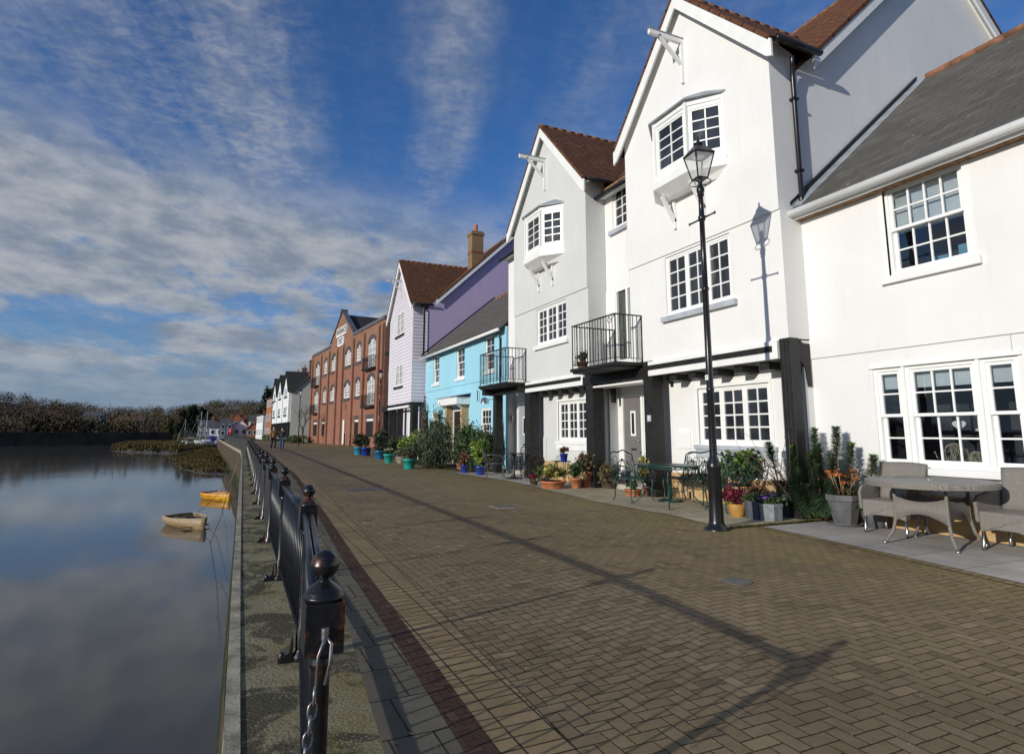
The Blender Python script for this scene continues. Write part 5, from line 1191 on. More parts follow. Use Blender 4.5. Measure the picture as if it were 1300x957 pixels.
# ropes hanging from the railing
rope = M_('rope', (.10, .085, .06), .9); rope_l = M_('pale_rope', (.42, .39, .32), .9)
def sag(p, q, s, n=16): p = Vector(p); q = Vector(q); return [p.lerp(q, i / n) + Vector((0, 0, -s * 4 * (i / n) * (1 - i / n))) for i in range(n + 1)]

# ---- street lamps -------------------------------------------------------------------------------
lamp_glass = bpy.data.materials.new('lamp_glass'); lamp_glass.use_nodes = True; t = NT(lamp_glass.node_tree); pb = lamp_glass.node_tree.nodes['Principled BSDF']
pb.inputs['Base Color'].default_value = (.75, .77, .75, 1); pb.inputs['Roughness'].default_value = .25; pb.inputs['Alpha'].default_value = .42
def lamp(loc, label, detail=True):
    x, y = loc; L = thing('street_lamp', label, 'street lamp', (x, y, 0), group='black heritage lamp posts')
    n = 16 if detail else 8
    b = MB(); b.lathe([(.17, 0), (.165, .025), (.12, .05), (.105, .09), (.098, .12), (.088, .80), (.098, .82), (.104, .86), (.092, .90), (.075, .94), (.052, 1.0)], (x, y, 0), n); b.build('base', black_p, L)
    b = MB(); b.lathe([(.052, 1.0), (.05, 1.9), (.056, 1.91), (.056, 1.94), (.049, 1.95), (.046, 2.6), (.044, 3.36), (.054, 3.37), (.054, 3.41), (.042, 3.42), (.037, 4.42), (.052, 4.43), (.055, 4.49), (.04, 4.51), (.036, 4.80), (.05, 4.81), (.046, 4.86), (.056, 4.88), (.058, 4.93), (.03, 4.97), (.03, 5.04)], (x, y, 0), n)
    b.build('pole', black_p, L)
    b = MB(); a = Vector((.05, 1, 0)).normalized(); c = Vector((x, y, 4.46)); b.tube(c - a * .27, c + a * .27, .014); b.lathe([(0, -.03), (.022, 0), (0, .03)], tuple(c - a * .28), 8); b.lathe([(0, -.03), (.022, 0), (0, .03)], tuple(c + a * .28), 8); b.build('ladder_bar', black_p, L)
    # lantern: square tapered cage, turned 45 degrees
    z0, z1, r0, r1 = 5.08, 5.46, .115, .225; th = R(24)
    cs_ = lambda r, k: (x + r * math.cos(th + k * math.pi / 2 + .2), y + r * math.sin(th + k * math.pi / 2 + .2))
    b = MB()
    for k in range(4):
        p, q = cs_(r0, k), cs_(r1, k); p2, q2 = cs_(r0, k + 1), cs_(r1, k + 1)
        b.tube((*p, z0), (*q, z1), .011, n=6); b.tube((*p, z0), (*p2, z0), .012, n=6); b.tube((*q, z1), (*q2, z1), .016, n=6)
        b.path([(*cs_(.03, k), 4.97), (*cs_(.13, k), 4.98), (*cs_(.16, k), 5.03), (*cs_(.10, k), z0)], .008, 6)
    b.prism([(*cs_(r0, k), z0 - .012) for k in range(4)], (0, 0, .012)); b.build('lantern_frame', black_p, L)
    b = MB()
    b.add([(*cs_(r1 + .02, k), z1 + .005) for k in range(4)] + [(*cs_(.075, k), z1 + .16) for k in range(4)], [(0, 1, 5, 4), (1, 2, 6, 5), (2, 3, 7, 6), (3, 0, 4, 7), (3, 2, 1, 0), (4, 5, 6, 7)])
    b.lathe([(.07, .16), (.075, .19), (.05, .20), (.03, .225), (.014, .25), (.022, .268), (.012, .29), (.0, .325)], (x, y, z1 - .01), 10); b.build('lantern_roof', black_p, L)
    b = MB()
    for k in range(4): b.quad((*cs_(r0 - .004, k), z0), (*cs_(r0 - .004, k + 1), z0), (*cs_(r1 - .004, k + 1), z1), (*cs_(r1 - .004, k), z1))
    b.build('lantern_glass', lamp_glass, L)
    b = MB(); b.lathe([(.02, 0), (.03, .03), (.035, .14), (.0, .18)], (x, y, z0 + .02), 8); b.lathe([(.09, .0), (.07, .04)], (x, y, z1 - .04), 8); b.build('bulb', white_u, L)
    return L
L1 = lamp((6.15, 6.62), 'tall black heritage lamp post standing in front of the white gabled house')
b = MB(); b.box(6.095, 6.10, 6.59, 6.65, 2.06, 2.13); tgp = b.build('tag_plate', white_u, L1)
text_part('4', .05, sgn_ink, 'number', tgp, (6.094, 6.62, 2.095), (0, -1, 0), (0, 0, 1), .001)
for (x, y, lb) in ((9.2, 42.0, 'black lamp post in front of the near end of the brick block'), (6.1, 64.5, 'black lamp post beside the bare tree beyond the brick block'), (5.05, 93, 'farthest lamp post, in front of the white boarded row')):
    c = copy_tree(L1); c.location = (x, y, 0); c['label'] = lb
    for ch in list(c.children):
        if ch.name.startswith('tag_plate'):
            for g_ in list(ch.children): bpy.data.objects.remove(g_)
            bpy.data.objects.remove(ch)
b = MB(); b.path([(6.0, 6.45, .03), (6.3, 6.55, .045), (7.0, 6.53, .05), (8.3, 6.63, .045)], .03, 6)

# ---- plants in pots -----------------------------------------------------------------------------
def leafm(name, col, rough=.55, rand=.45, spec=.3): return mat(name, col, rough, spec, rand=rand, var=.25, vscale=4)
g_dk = leafm('leaf_dark', (.042, .058, .026)); g_md = leafm('leaf_mid', (.055, .095, .028)); g_lt = leafm('leaf_bright', (.16, .24, .04)); g_yl = leafm('leaf_yellow', (.28, .25, .07)); g_eu = leafm('leaf_euphorbia', (.12, .21, .105), rand=.3)
g_rb = leafm('leaf_russet', (.16, .085, .05)); g_cr = leafm('leaf_crimson', (.16, .02, .035)); g_or = leafm('petal_orange', (.42, .15, .05)); g_vi = leafm('petal_violet', (.12, .06, .28)); g_gy = leafm('leaf_grey', (.13, .14, .085)); g_br = leafm('leaf_brown', (.12, .095, .048))
stem_m = M_('stem', (.13, .085, .05), .8); stem_g = M_('stem_green', (.08, .10, .04), .7)
def bushv(c, rad, n, leaf, seed, asp=2.0, clumps=17, up=0.0):
    r = random.Random(seed); cc, dd = [], []
    for i in range(clumps):
        v = Vector([r.gauss(0, 1) for _ in range(3)]).normalized() * r.uniform(.35, 1.08)
        cc.append((c[0] + v.x * rad[0] * .74, c[1] + v.y * rad[1] * .74, c[2] + v.z * rad[2] * .74)); q = r.uniform(.22, .46); dd.append((rad[0] * q, rad[1] * q, rad[2] * q))
    return leafcloud(cc, dd, n, leaf * .9, asp, seed, up, True)
def stems(c, rad, n, seed, r0=.006, m=None, parent=None, z0=None, name='stems'):
    r = random.Random(seed); b = MB()
    for i in range(n):
        a = r.uniform(0, 6.28); q = r.random() ** .5; e = (c[0] + math.cos(a) * rad[0] * q, c[1] + math.sin(a) * rad[1] * q, c[2] + rad[2] * r.uniform(.0, .8)); s0 = (c[0] + math.cos(a) * rad[0] * .15, c[1] + math.sin(a) * rad[1] * .15, z0 if z0 is not None else c[2] - rad[2])
        mid = ((s0[0] + e[0]) / 2 + r.uniform(-.02, .02), (s0[1] + e[1]) / 2, (s0[2] + e[2]) / 2 + .03); b.path([s0, mid, e], [r0, r0 * .8, r0 * .4], 5)
    return b.build(name, m or stem_m, parent)
def potlathe(r0, r1, h, rim=.02, style='flare'):
    if style == 'bowl': pr = [(r0, 0), (r0 + (r1 - r0) * .6, h * .3), (r1, h * .75), (r1 * .98, h), (r1 * .9, h), (r1 * .86, h - .04), (.0, h - .05)]
    else: pr = [(r0, 0), (r0 + (r1 - r0) * .85, h * .8), (r1 + rim * .3, h * .8), (r1 + rim * .4, h), (r1 - .015, h), (r1 - .025, h - .04), (.0, h - .045)]
    return pr
def potted(label, loc, r0, r1, h, pm, plants, name='potted_plant', cat='potted plant', style='flare', n=20, group=None, stem=None, square=False, saucer=False, a0=0.0):
    x, y, z = loc; T = thing(name, label, cat, loc, group=group)
    b = MB()
    b.lathe(potlathe(r0, r1, h, style=style), loc, 4 if square else n, smooth=not (square or n < 10), a0=R(45) + a0 if square else a0)
    b.build('pot', pm, T, bevel=.012 if square or n < 10 else 0)
    if saucer: b = MB(); b.lathe([(r0 * .9, .0), (r0 * 1.6, .012), (r0 * 1.7, .035), (r0 * 1.55, .035), (r0 * 1.4, .015)], loc, n); b.build('saucer', pm, T)
    b = MB(); b.lathe([(r1 * .84, h - .05), (r1 * .84, h - .045)], loc, 12); b.build('soil', soil, T)
    for i, (dx, dy, dz, rx, rz, cnt, leaf, m, nm) in enumerate(plants):
        cloud_obj(nm, bushv((x + dx, y + dy, z + h + dz), (rx, rx, rz), cnt, leaf, int(abs(x * 97 + y * 31)) + i), m, T)
    if stem: stems((x, y, z + h + stem[1] * .5), (stem[0], stem[0], stem[1]), stem[2], int(x * 50 + y), parent=T, z0=z + h - .05)
    return T
slate_p = M_('slate_pot', (.115, .115, .118), .55, var=.15, vscale=5); grey_pl = M_('grey_planter', (.22, .235, .25), .8, var=.2, vscale=8, bump=.4, bscale=30)
blue_p = M_('cobalt_glaze', (.012, .035, .30), .12, .6, var=.15, coat=.5); teal_p = M_('teal_glaze', (.02, .33, .29), .2, .5, var=.12, coat=.4); mblue = M_('blue_glaze', (.015, .14, .30), .2, .5, coat=.3)
yel_p = M_('ochre_pot', (.45, .24, .05), .6, var=.15); stone_p = M_('stone_pot', (.33, .29, .21), .9, var=.25, bump=.5)
# big grey pot with sedum heads
T = potted('large dark grey tapered pot of rusty sedum heads left of the wicker table', (8.08, 6.12, .012), .15, .245, .43, slate_p, [(0, 0, .06, .18, .06, 500, .03, g_br, 'dead_leaves')], saucer=True, n=8, a0=.3)
r = random.Random(3); b = MB(); hd = []
for i in range(17):
    a = r.uniform(0, 6.28); q = r.uniform(.05, .30); e = Vector((8.08 + math.cos(a) * q, 6.12 + math.sin(a) * q, .46 + r.uniform(.14, .33))); s0 = Vector((8.08 + math.cos(a) * .08, 6.12 + math.sin(a) * .08, .42)); b.path([s0, s0.lerp(e, .5) + Vector((0, 0, .02)), e], .0055, 5); hd.append(e)
b.build('stems', M_('dry_stem', (.36, .24, .14), .8), T)
cloud_obj('flower_heads', leafcloud([tuple(e) for e in hd], [(.042, .042, .018)] * len(hd), 1700, .013, 1.2, 8), g_or, T)
# small bowl
T = potted('small round grey bowl of dry twigs between the big grey pot and wicker table', (8.22, 5.76, .012), .09, .17, .23, slate_p, [(0, 0, .04, .14, .05, 350, .03, g_or, 'dry_leaves')], style='bowl', stem=(.14, .16, 16))
# hexagonal grey planter with pansies, dark square behind, yellow pot
T = potted('pale grey faceted planter of violet pansies near the lamp post', (7.50, 6.93, .012), .17, .185, .25, grey_pl, [(0, 0, .05, .2, .12, 1300, .028, g_md, 'foliage'), (0, 0, .08, .22, .09, 130, .024, g_vi, 'flowers')], n=6)
T = potted('dark blue grey faceted planter pressed against the pale planter of pansies', (7.42, 7.14, .012), .15, .165, .27, M_('dark_planter', (.07, .08, .10), .8), [(0, 0, .05, .16, .09, 700, .026, g_md, 'foliage')], n=6)
T = potted('ochre round pot of crimson foliage left of the grey planters', (7.33, 7.42, .012), .09, .135, .2, yel_p, [(-.02, .04, .14, .19, .17, 1500, .03, g_cr, 'foliage'), (-.1, .08, .02, .07, .06, 90, .022, g_yl, 'flowers')], style='bowl')
T = potted('dark square planter with tall bare curling twigs by the corner pillar', (8.12, 7.15, .012), .23, .26, .36, M_('black_planter', (.05, .055, .06), .7, var=.3, vscale=6), [(0, 0, .03, .2, .06, 300, .03, g_br, 'dead_leaves'), (.1, .2, .12, .22, .12, 500, .03, g_rb, 'dry_foliage')], square=True)
b = MB(); r = random.Random(8)
for i in range(9):
    a = r.uniform(0, 6.28); P = [Vector((8.12 + math.cos(a) * .1, 7.15 + math.sin(a) * .1, .36))]; d = Vector((math.cos(a) * .25, math.sin(a) * .25, 1)).normalized()
    for k in range(9): d = (d + Vector((r.uniform(-.35, .35), r.uniform(-.35, .35), r.uniform(-.25, .12)))).normalized(); P.append(P[-1] + d * r.uniform(.09, .15))
    b.path(P, [.009 * (1 - k / 12) for k in range(len(P))], 5)
b.build('twigs', M_('twig', (.16, .09, .055), .85), T)
# euphorbia
T = thing('euphorbia', 'large dark green euphorbia shrub with bottlebrush stems at the corner of the white house', 'shrub', (8.2, 6.9, .03))
b = MB(); V = []; r = random.Random(12); rg = np.random.default_rng(12); tips = []
ends = [(-.30, .40, 1.12, .9), (-.25, .0, 1.08, 1.2), (.0, -.23, 1.34, 1.2), (-.1, -.2, .98, 1), (-.05, -.65, 1.36, 1.3), (.0, -.83, 1.13, .9), (-.05, -1.2, .97, 1), (-.25, -.1, .74, 1.2), (-.2, -.4, .80, 1.2), (-.2, .05, .6, 1.1), (-.15, -.5, .55, 1.1), (-.25, -.25, .5, 1.1), (-.1, -.35, 1.1, 1.1), (-.15, .15, .85, 1), (-.05, -.55, .95, 1.1), (-.2, -.7, .62, 1)]
for (dx, dy, dz, s) in ends:
    e = Vector((8.2 + dx, 6.85 + dy, .03 + dz)); s0 = Vector((8.1, 6.7 + dy * .2, .05)); mid = s0.lerp(e, .5) + Vector((dx * .25, dy * .25, -.08)); P = [s0.lerp(mid, k / 4) for k in range(4)] + [mid.lerp(e, k / 6) for k in range(7)]
    b.path(P, [.016 - .0009 * k for k in range(len(P))], 6); tips.append(e)
    n = int(1300 * s); k = rg.random(n) ** .8 * .84 + .16; pts = np.array([tuple(p) for p in P]); pos = k * (len(P) - 1); i0 = np.minimum(pos.astype(int), len(P) - 2); f = (pos - i0)[:, None]; c = pts[i0] * (1 - f) + pts[i0 + 1] * f
    ax = np.array(e - mid); ax /= np.linalg.norm(ax); q = rg.normal(size=(n, 3)); q -= (q @ ax)[:, None] * ax; q /= np.linalg.norm(q, axis=1)[:, None]; d = q * .95 + ax * (.42 - .8 * (1 - k))[:, None]; d /= np.linalg.norm(d, axis=1)[:, None]
    L = (.185 * (1.22 - .75 * k))[:, None]; w_ = np.cross(d, ax); w_ /= np.linalg.norm(w_, axis=1)[:, None]; w_ *= .0085
    V.append(np.stack([c, c + d * L * .5 + w_, c + d * L, c + d * L * .5 - w_], 1).reshape(-1, 3))
b.build('stems', M_('euph_stem', (.20, .09, .06), .8), T); cloud_obj('leaves', np.concatenate(V), g_eu, T)
for t_ in tips: cloud_obj('bract', leafcloud([tuple(t_)], [(.028, .028, .025)], 26, .014, 1.5, 5), leafm('bract', (.22, .38, .06)), T)
cloud_obj('undergrowth', bushv((8.1, 6.75, .2), (.25, .45, .2), 1500, .035, 77), g_md, T)
# terracotta pots by the sandstone terrace
potted('wide shallow terracotta bowl of yellow variegated shrub at the paving edge', (7.05, 13.0, .012), .27, .31, .17, terra, [(0, 0, .20, .34, .22, 2200, .045, g_yl, 'variegated_foliage'), (-.05, .25, .22, .26, .20, 1300, .04, g_md, 'foliage'), (-.2, .15, .02, .22, .06, 500, .03, g_gy, 'trailing_foliage')], group='terracotta pots at the grey house')
potted('small terracotta pot of green and cream foliage beside the wide shallow bowl', (7.55, 12.75, .012), .10, .155, .24, terra, [(0, .02, .16, .22, .20, 1300, .04, g_md, 'foliage'), (.1, -.15, .05, .1, .1, 300, .035, M_('leaf_cream', (.5, .38, .2), .6, rand=.3), 'cream_leaves')], group='terracotta pots at the grey house')
potted('square tapered terracotta pot of brown spotted laurel by the black pillar', (7.9, 12.85, .012), .15, .23, .38, terra, [(0, 0, .18, .33, .32, 2600, .042, g_br, 'foliage'), (-.05, .1, .30, .24, .22, 600, .04, g_rb, 'young_leaves')], square=True, stem=(.2, .3, 10))
potted('bushy brown green laurel between the square terracotta pot and the grey door', (8.2, 12.35, .012), .14, .2, .22, M_('dull_pot', (.10, .06, .04), .8), [(0, 0, .14, .30, .30, 2600, .042, g_br, 'foliage'), (.05, -.1, .0, .22, .2, 900, .04, g_gy, 'lower_leaves')])
potted('small dark pot with a crimson heather in front of the bistro set', (7.0, 13.9, .012), .08, .12, .14, M_('dull_pot', (.1, .06, .04)), [(0, 0, .08, .16, .13, 600, .03, g_cr, 'foliage')])
# pots under and around the green table
potted('low terracotta bowl with a green tuft under the left green chair', (7.75, 10.75, .012), .15, .18, .13, terra, [(0, 0, .08, .14, .1, 500, .03, g_md, 'foliage')], stem=(.12, .3, 8))
potted('bright terracotta pot with tall grassy yellow foliage behind the green table', (8.1, 10.6, .012), .13, .17, .2, terra, [(0, 0, .42, .28, .38, 1700, .05, g_yl, 'grassy_foliage'), (0, 0, .2, .25, .2, 900, .05, g_br, 'old_leaves')], stem=(.22, .5, 22))
potted('green camellia in a dark pot standing behind the lamp post', (8.15, 8.05, .012), .15, .2, .28, M_('dull_pot', (.1, .06, .04)), [(0, .05, .46, .36, .34, 1300, .06, g_md, 'foliage'), (0, 0, .55, .3, .22, 350, .05, g_lt, 'new_leaves')], stem=(.3, .5, 10))
potted('low dry brown shrub in a pot left of the crimson foliage', (8.0, 7.75, .012), .14, .18, .15, M_('dull_pot', (.1, .06, .04)), [(0, 0, .12, .28, .18, 1100, .04, g_rb, 'foliage')], stem=(.2, .2, 20))
# pots further along
potted('cobalt blue pot of brown sedum at the end of the grey flags', (7.05, 19.1, .0), .10, .13, .26, blue_p, [(0, 0, .22, .26, .22, 1300, .05, g_rb, 'foliage'), (0, 0, .05, .12, .06, 250, .04, g_md, 'lower_leaves')], group='cobalt pots along the terrace')
potted('cobalt blue pot under a bright green shrub left of the bistro chairs', (7.15, 17.9, .0), .12, .16, .28, blue_p, [(-.0, .1, .42, .42, .44, 3000, .06, g_lt, 'foliage'), (.1, .1, .1, .2, .14, 500, .05, g_md, 'lower_leaves')], group='cobalt pots along the terrace', stem=(.3, .4, 9))
potted('large teal glazed pot with russet stubble left of the dark rosemary bush', (6.05, 22.3, 0), .19, .235, .36, teal_p, [(0, 0, .12, .22, .16, 900, .05, g_br, 'foliage')], group='teal glazed pots')
potted('smaller teal glazed pot of cream flowers beside the stone urn', (6.4, 27.0, 0), .17, .24, .38, teal_p, [(0, 0, .12, .26, .14, 800, .05, g_md, 'foliage'), (0, 0, .18, .24, .08, 200, .05, M_('petal_cream', (.6, .5, .35), .6, rand=.2), 'flowers')], group='teal glazed pots')
potted('pale stone urn of dry leaves between the two teal pots', (6.75, 26.2, 0), .14, .24, .30, stone_p, [(0, 0, .12, .34, .16, 1100, .06, g_gy, 'foliage')], style='bowl')
potted('mid blue glazed pot with a dark green conical shrub', (6.9, 31.0, 0), .24, .31, .42, mblue, [(0, 0, .45, .40, .55, 2200, .07, g_dk, 'foliage'), (-.05, .0, .15, .3, .25, 600, .06, g_rb, 'lower_leaves')])
potted('cobalt pot with a clipped dark green ball, nearest the brick block', (7.1, 35.6, 0), .23, .27, .46, blue_p, [(0, 0, .32, .30, .34, 1800, .06, g_dk, 'foliage')], group='clipped shrubs in blue pots')
potted('light blue pot with a clipped pointed shrub, leftmost of the blue pots', (7.05, 37.6, 0), .25, .27, .46, M_('sky_glaze', (.03, .25, .42), .2, coat=.3), [(0, 0, .42, .42, .5, 2200, .07, g_dk, 'foliage'), (.1, -.1, .3, .2, .3, 500, .06, g_rb, 'dead_leaves')], group='clipped shrubs in blue pots')
potted('tall terracotta pot under the yellow green shrub', (6.9, 25.0, 0), .18, .24, .62, M_('pale_terracotta', (.46, .25, .14), .8, var=.2), [(0, -.3, .42, .66, .50, 4200, .07, g_lt, 'foliage')])
potted('small terracotta pot tucked in front of the dark shrubs', (7.55, 20.8, 0), .13, .17, .24, terra, [(0, 0, .1, .2, .1, 400, .04, g_rb, 'foliage')])
def bush(label, loc, rad, n, leaf, m, seed, extra=None, up=.6, name='shrub', clumps=34, asp=2.6):
    T = thing(name, label, 'shrub', loc); x, y, z = loc
    stems((x, y, z + rad[2]), (rad[0] * .6, rad[1] * .6, rad[2] * .6), 12, seed, .012, parent=T, z0=z, name='branches')
    cloud_obj('foliage', bushv((x, y, z + rad[2]), rad, n, leaf, seed, asp, clumps, up), m, T)
    if extra: cloud_obj('tips', bushv((x, y, z + rad[2] * 1.1), tuple(q * .95 for q in rad), extra[0], leaf, seed + 1, asp, clumps, up), extra[1], T)
    return T
bush('large dark green rosemary bush spilling over the paving before the blue cottage', (6.9, 22.3, 0), (.95, 1.9, .74), 20000, .055, g_dk, 101, (2600, g_gy), 1.0, asp=4)
bush('tall feathery dark shrub rising in front of the blue cottage window', (7.5, 23.3, 0), (.6, .8, 1.15), 4200, .07, g_dk, 102, (900, g_gy), 1.0, asp=4)
bush('rounded mid green hedge shrub right of the rosemary bush', (7.6, 20.1, 0), (.65, 1.1, .82), 7200, .055, g_md, 103, (1500, g_dk))
bush('dark climbing shrub at the foot of the blue cottage right corner', (8.0, 19.2, 0), (.4, .6, .8), 3000, .055, g_md, 104)
bush('low hedge in front of the lilac house porch', (7.9, 31.5, 0), (.4, 2.4, .6), 5200, .07, g_dk, 105)
bush('dark evergreen shrub by the gate between lilac house and brick block', (7.9, 34.6, 0), (.6, .9, .85), 4200, .08, g_dk, 106)
bush('low clipped hedge at the foot of the grey end wall beyond the brick block', (7.7, 84, 0), (1.6, 3.5, .55), 3500, .15, g_md, 107)
bush('clump of planting along the left foot of the white boarded row', (4.9, 100, 0), (.7, 8, .55), 3500, .16, g_gy, 108)
bush('climber trained up the right corner of the blue cottage', (8.35, 28.2, 0), (.12, .25, 1.6), 900, .06, g_br, 109, asp=2)
cloud_obj('ivy', bushv((8.4, 19.2, 1.2), (.06, .12, 1.2), 500, .05, 61), g_br, hE)
# bare tree by the end wall
def bare_tree(loc, h_, label, seed, m, name='bare_tree'):
    T = thing(name, label, 'tree', loc); r = random.Random(seed); trunk = MB(); tw = MB()
    def br(p, d, L, rad, dep):
        P = [p]; q = p
        for k in range(4): d = (d + Vector((r.uniform(-.16, .16), r.uniform(-.16, .16), r.uniform(-.02, .14)))).normalized(); q = q + d * L / 4; P.append(q)
        (trunk if dep < 2 else tw).path(P, [rad * (1 - .13 * k) for k in range(5)], 6 if dep < 2 else 3)
        if dep < 5:
            for k in range(3 if dep < 3 else 3):
                a = r.uniform(0, 6.28); s = r.uniform(.45, .8); nd = (d + Vector((math.cos(a) * s, math.sin(a) * s, r.uniform(0, .3)))).normalized(); br(P[r.choice([2, 3, 4])], nd, L * r.uniform(.6, .78), rad * .52, dep + 1)
    br(Vector(loc), Vector((0, 0, 1)), h_ * .32, h_ * .022, 0)
    trunk.build('trunk', m, T); tw.build('twigs', m, T); return T
bare_tree((7.75, 76, 0), 6.8, 'bare winter tree against the grey end wall beyond the brick block', 4, M_('tree_bark', (.10, .08, .065), .9))

# ---- green cast iron set ----------------------------------------------------------------------------
green = mat('green_iron', (.010, .045, .036), .4, .5, var=.25, vscale=8, bump=.2)
blk_i = mat('black_iron', (.015, .014, .014), .4, .5, var=.2); sil = mat('sunlit_iron', (.06, .06, .065), .35, .6, var=.2)  # second iron is paler: sunlight on one bistro chair put into the colour
def arc(c, rx, rz, a0, a1, n=10): return [(c[0] + rx * math.cos(a0 + (a1 - a0) * i / n), c[1] + rz * math.sin(a0 + (a1 - a0) * i / n)) for i in range(n + 1)]
def iron_seat(label, loc, rz, wdt, m, nm='garden_chair', cat='chair', group=None, lk=.009, round_back=False, backh=.93):
    """front faces local -y"""
    T = thing(nm, label, cat, loc, rz, group); w2 = wdt / 2; d2 = .24
    b = MB(); b.path([(-w2, -d2, .43), (w2, -d2, .43), (w2, d2, .43), (-w2, d2, .43)], .013, 6, closed=True)
    nb = max(9, int(wdt / .05))
    for i in range(1, nb): x = -w2 + wdt * i / nb; b.path([(x, -d2, .432), (x + .02, 0, .425), (x, d2, .432)], .006, 4)
    for y in (-.12, 0, .12): b.path([(-w2, y, .428), (w2, y, .428)], .006, 4)
    b.path([(-w2, -d2 - .005, .40)] + [(-w2 + wdt * i / 12, -d2 - .005, .38 + .02 * math.cos(i * math.pi)) for i in range(1, 12)] + [(w2, -d2 - .005, .40)], .007, 5); b.build('seat', m, T, world=False)
    for sx in (-1, 1):
        for sy in (-1, 1):
            x = sx * (w2 - .02); y = sy * (d2 - .01); o = .05 * sy
            b = MB(); b.path([(x, y, .43), (x * 1.0 + sx * .015, y + o * .6, .34), (x, y + o * .1, .18), (x, y + o * .3, .06), (x + sx * .01, y + o * 1.1, .0), (x + sx * .01, y + o * 1.3, .015)], [.016, .017, .012, .011, .011, .009], 6); b.build('leg', m, T, world=False)
    # back
    yb = d2; tilt = .12
    P = lambda u, z: (u, yb + tilt * (z - .43) / .5, z)
    b = MB(); top = [(-w2, .43), (-w2 - .01, .62), (-w2 + .0, backh - .06)] + [(-w2 + wdt * i / 16, backh - .05 + .06 * math.sin(math.pi * i / 16) + (.018 * math.sin(4 * math.pi * i / 16))) for i in range(1, 16)] + [(w2, backh - .06), (w2 + .01, .62), (w2, .43)]
    b.path([P(*q) for q in top], .013, 6)
    nf = max(1, round(wdt / .42))
    for f in range(nf):
        cx = -w2 + wdt * (f + .5) / nf; hw_ = wdt / nf * .48; z0 = .44
        for s_ in (1, .68, .36):
            for sg in (-1, 1): b.path([P(cx + sg * hw_ * s_ * math.sin(t * math.pi) * (1 - .15 * t), z0 + (backh - .10 - z0) * (t if s_ > .5 else t * .86) * (.84 + .16 * (1 - s_))) for t in [k / 10 for k in range(11)]], .0078, 5)
        for sg in (-1, 1):
            b.path([P(cx + sg * hw_ * (.98 - .22 * math.sin(t * math.pi)), z0 + .02 + (backh - .16 - z0) * t) for t in [k / 8 for k in range(9)]], .006, 5)
            b.path([P(cx + sg * (hw_ * .62) + .055 * math.cos(k), backh - .15 + .055 * math.sin(k)) for k in [j * .7 for j in range(9)]], .0055, 5, closed=True)
            b.path([P(cx + sg * (hw_ * .5) + .05 * math.cos(k), .55 + .06 * math.sin(k)) for k in [j * .7 for j in range(9)]], .0055, 5, closed=True)
    b.build('backrest', m, T, world=False)
    for sg in (-1, 1):
        x = sg * w2
        b = MB(); b.path([(x, yb + .06, .66), (x + sg * .02, .1, .675), (x + sg * .02, -.12, .66), (x + sg * .01, -d2, .62), (x + sg * .01, -d2 - .02, .57), (x, -d2 + .03, .43)], .011, 6)
        b.path([(x, yb - .02, .45), (x, .06, .56), (x, -.08, .6), (x, -.14, .54), (x, -.05, .5)], .006, 5); b.build('armrest', m, T, world=False)
    return T
gs = 'green ornate cast iron set on the sandstone terrace'
iron_seat('green ornate chair left of the green table, nearest the grey front door', (7.25, 10.05, .012), R(5), .56, green, group=gs)
iron_seat('green ornate chair nearest the camera, behind the lamp post', (7.72, 8.0, .012), R(175), .56, green, group=gs)
iron_seat('green ornate two seat bench against the wall behind the green table', (8.05, 9.25, .012), R(-90), 1.12, green, nm='garden_bench', cat='bench', group=gs)
T = thing('garden_table', 'green cast iron garden table with curved legs beside the lamp post', 'table', (7.3, 9.05, .012), 0)
b = MB(); b.lathe([(.0, .70), (.5, .70), (.515, .705), (.515, .725), (.49, .73), (.0, .73)], (0, 0, 0), 32, sx=.92, sy=1.32)
b.build('table_top', green, T, world=False)
b = MB(); b.path([(.46 * math.cos(k * math.pi / 16), .63 * math.sin(k * math.pi / 16), .675) for k in range(32)], .009, 5, closed=True)
for k in range(32): a0, a1 = k * math.pi / 16, (k + 1) * math.pi / 16; b.path([(.46 * math.cos(a0), .63 * math.sin(a0), .70), (.46 * math.cos((a0 + a1) / 2), .63 * math.sin((a0 + a1) / 2), .66), (.46 * math.cos(a1), .63 * math.sin(a1), .70)], .006, 4)
b.build('apron', green, T, world=False)
for sx in (-1, 1):
    for sy in (-1, 1):
        x, y = sx * .33, sy * .42; b = MB(); b.path([(x, y, .70), (x * 1.08, y * 1.08, .56), (x * .86, y * .86, .36), (x * .84, y * .84, .18), (x * 1.1, y * 1.1, .05), (x * 1.28, y * 1.28, .01), (x * 1.34, y * 1.34, .03)], [.016, .017, .014, .012, .013, .014, .01], 6)
        b.path([(x * .86, y * .86, .36), (x * .5, y * .55, .26), (0, 0, .23)], .008, 5); b.build('leg', green, T, world=False)
b = MB(); b.lathe([(.24, 0), (.24, .02), (.2, .035), (.06, .05), (.035, .06), (.035, .33), (.0, .33)], (7.75, 9.55, .012), 24); tag(b.build('parasol_base', green), 'round green iron parasol base under the green table', 'parasol base')
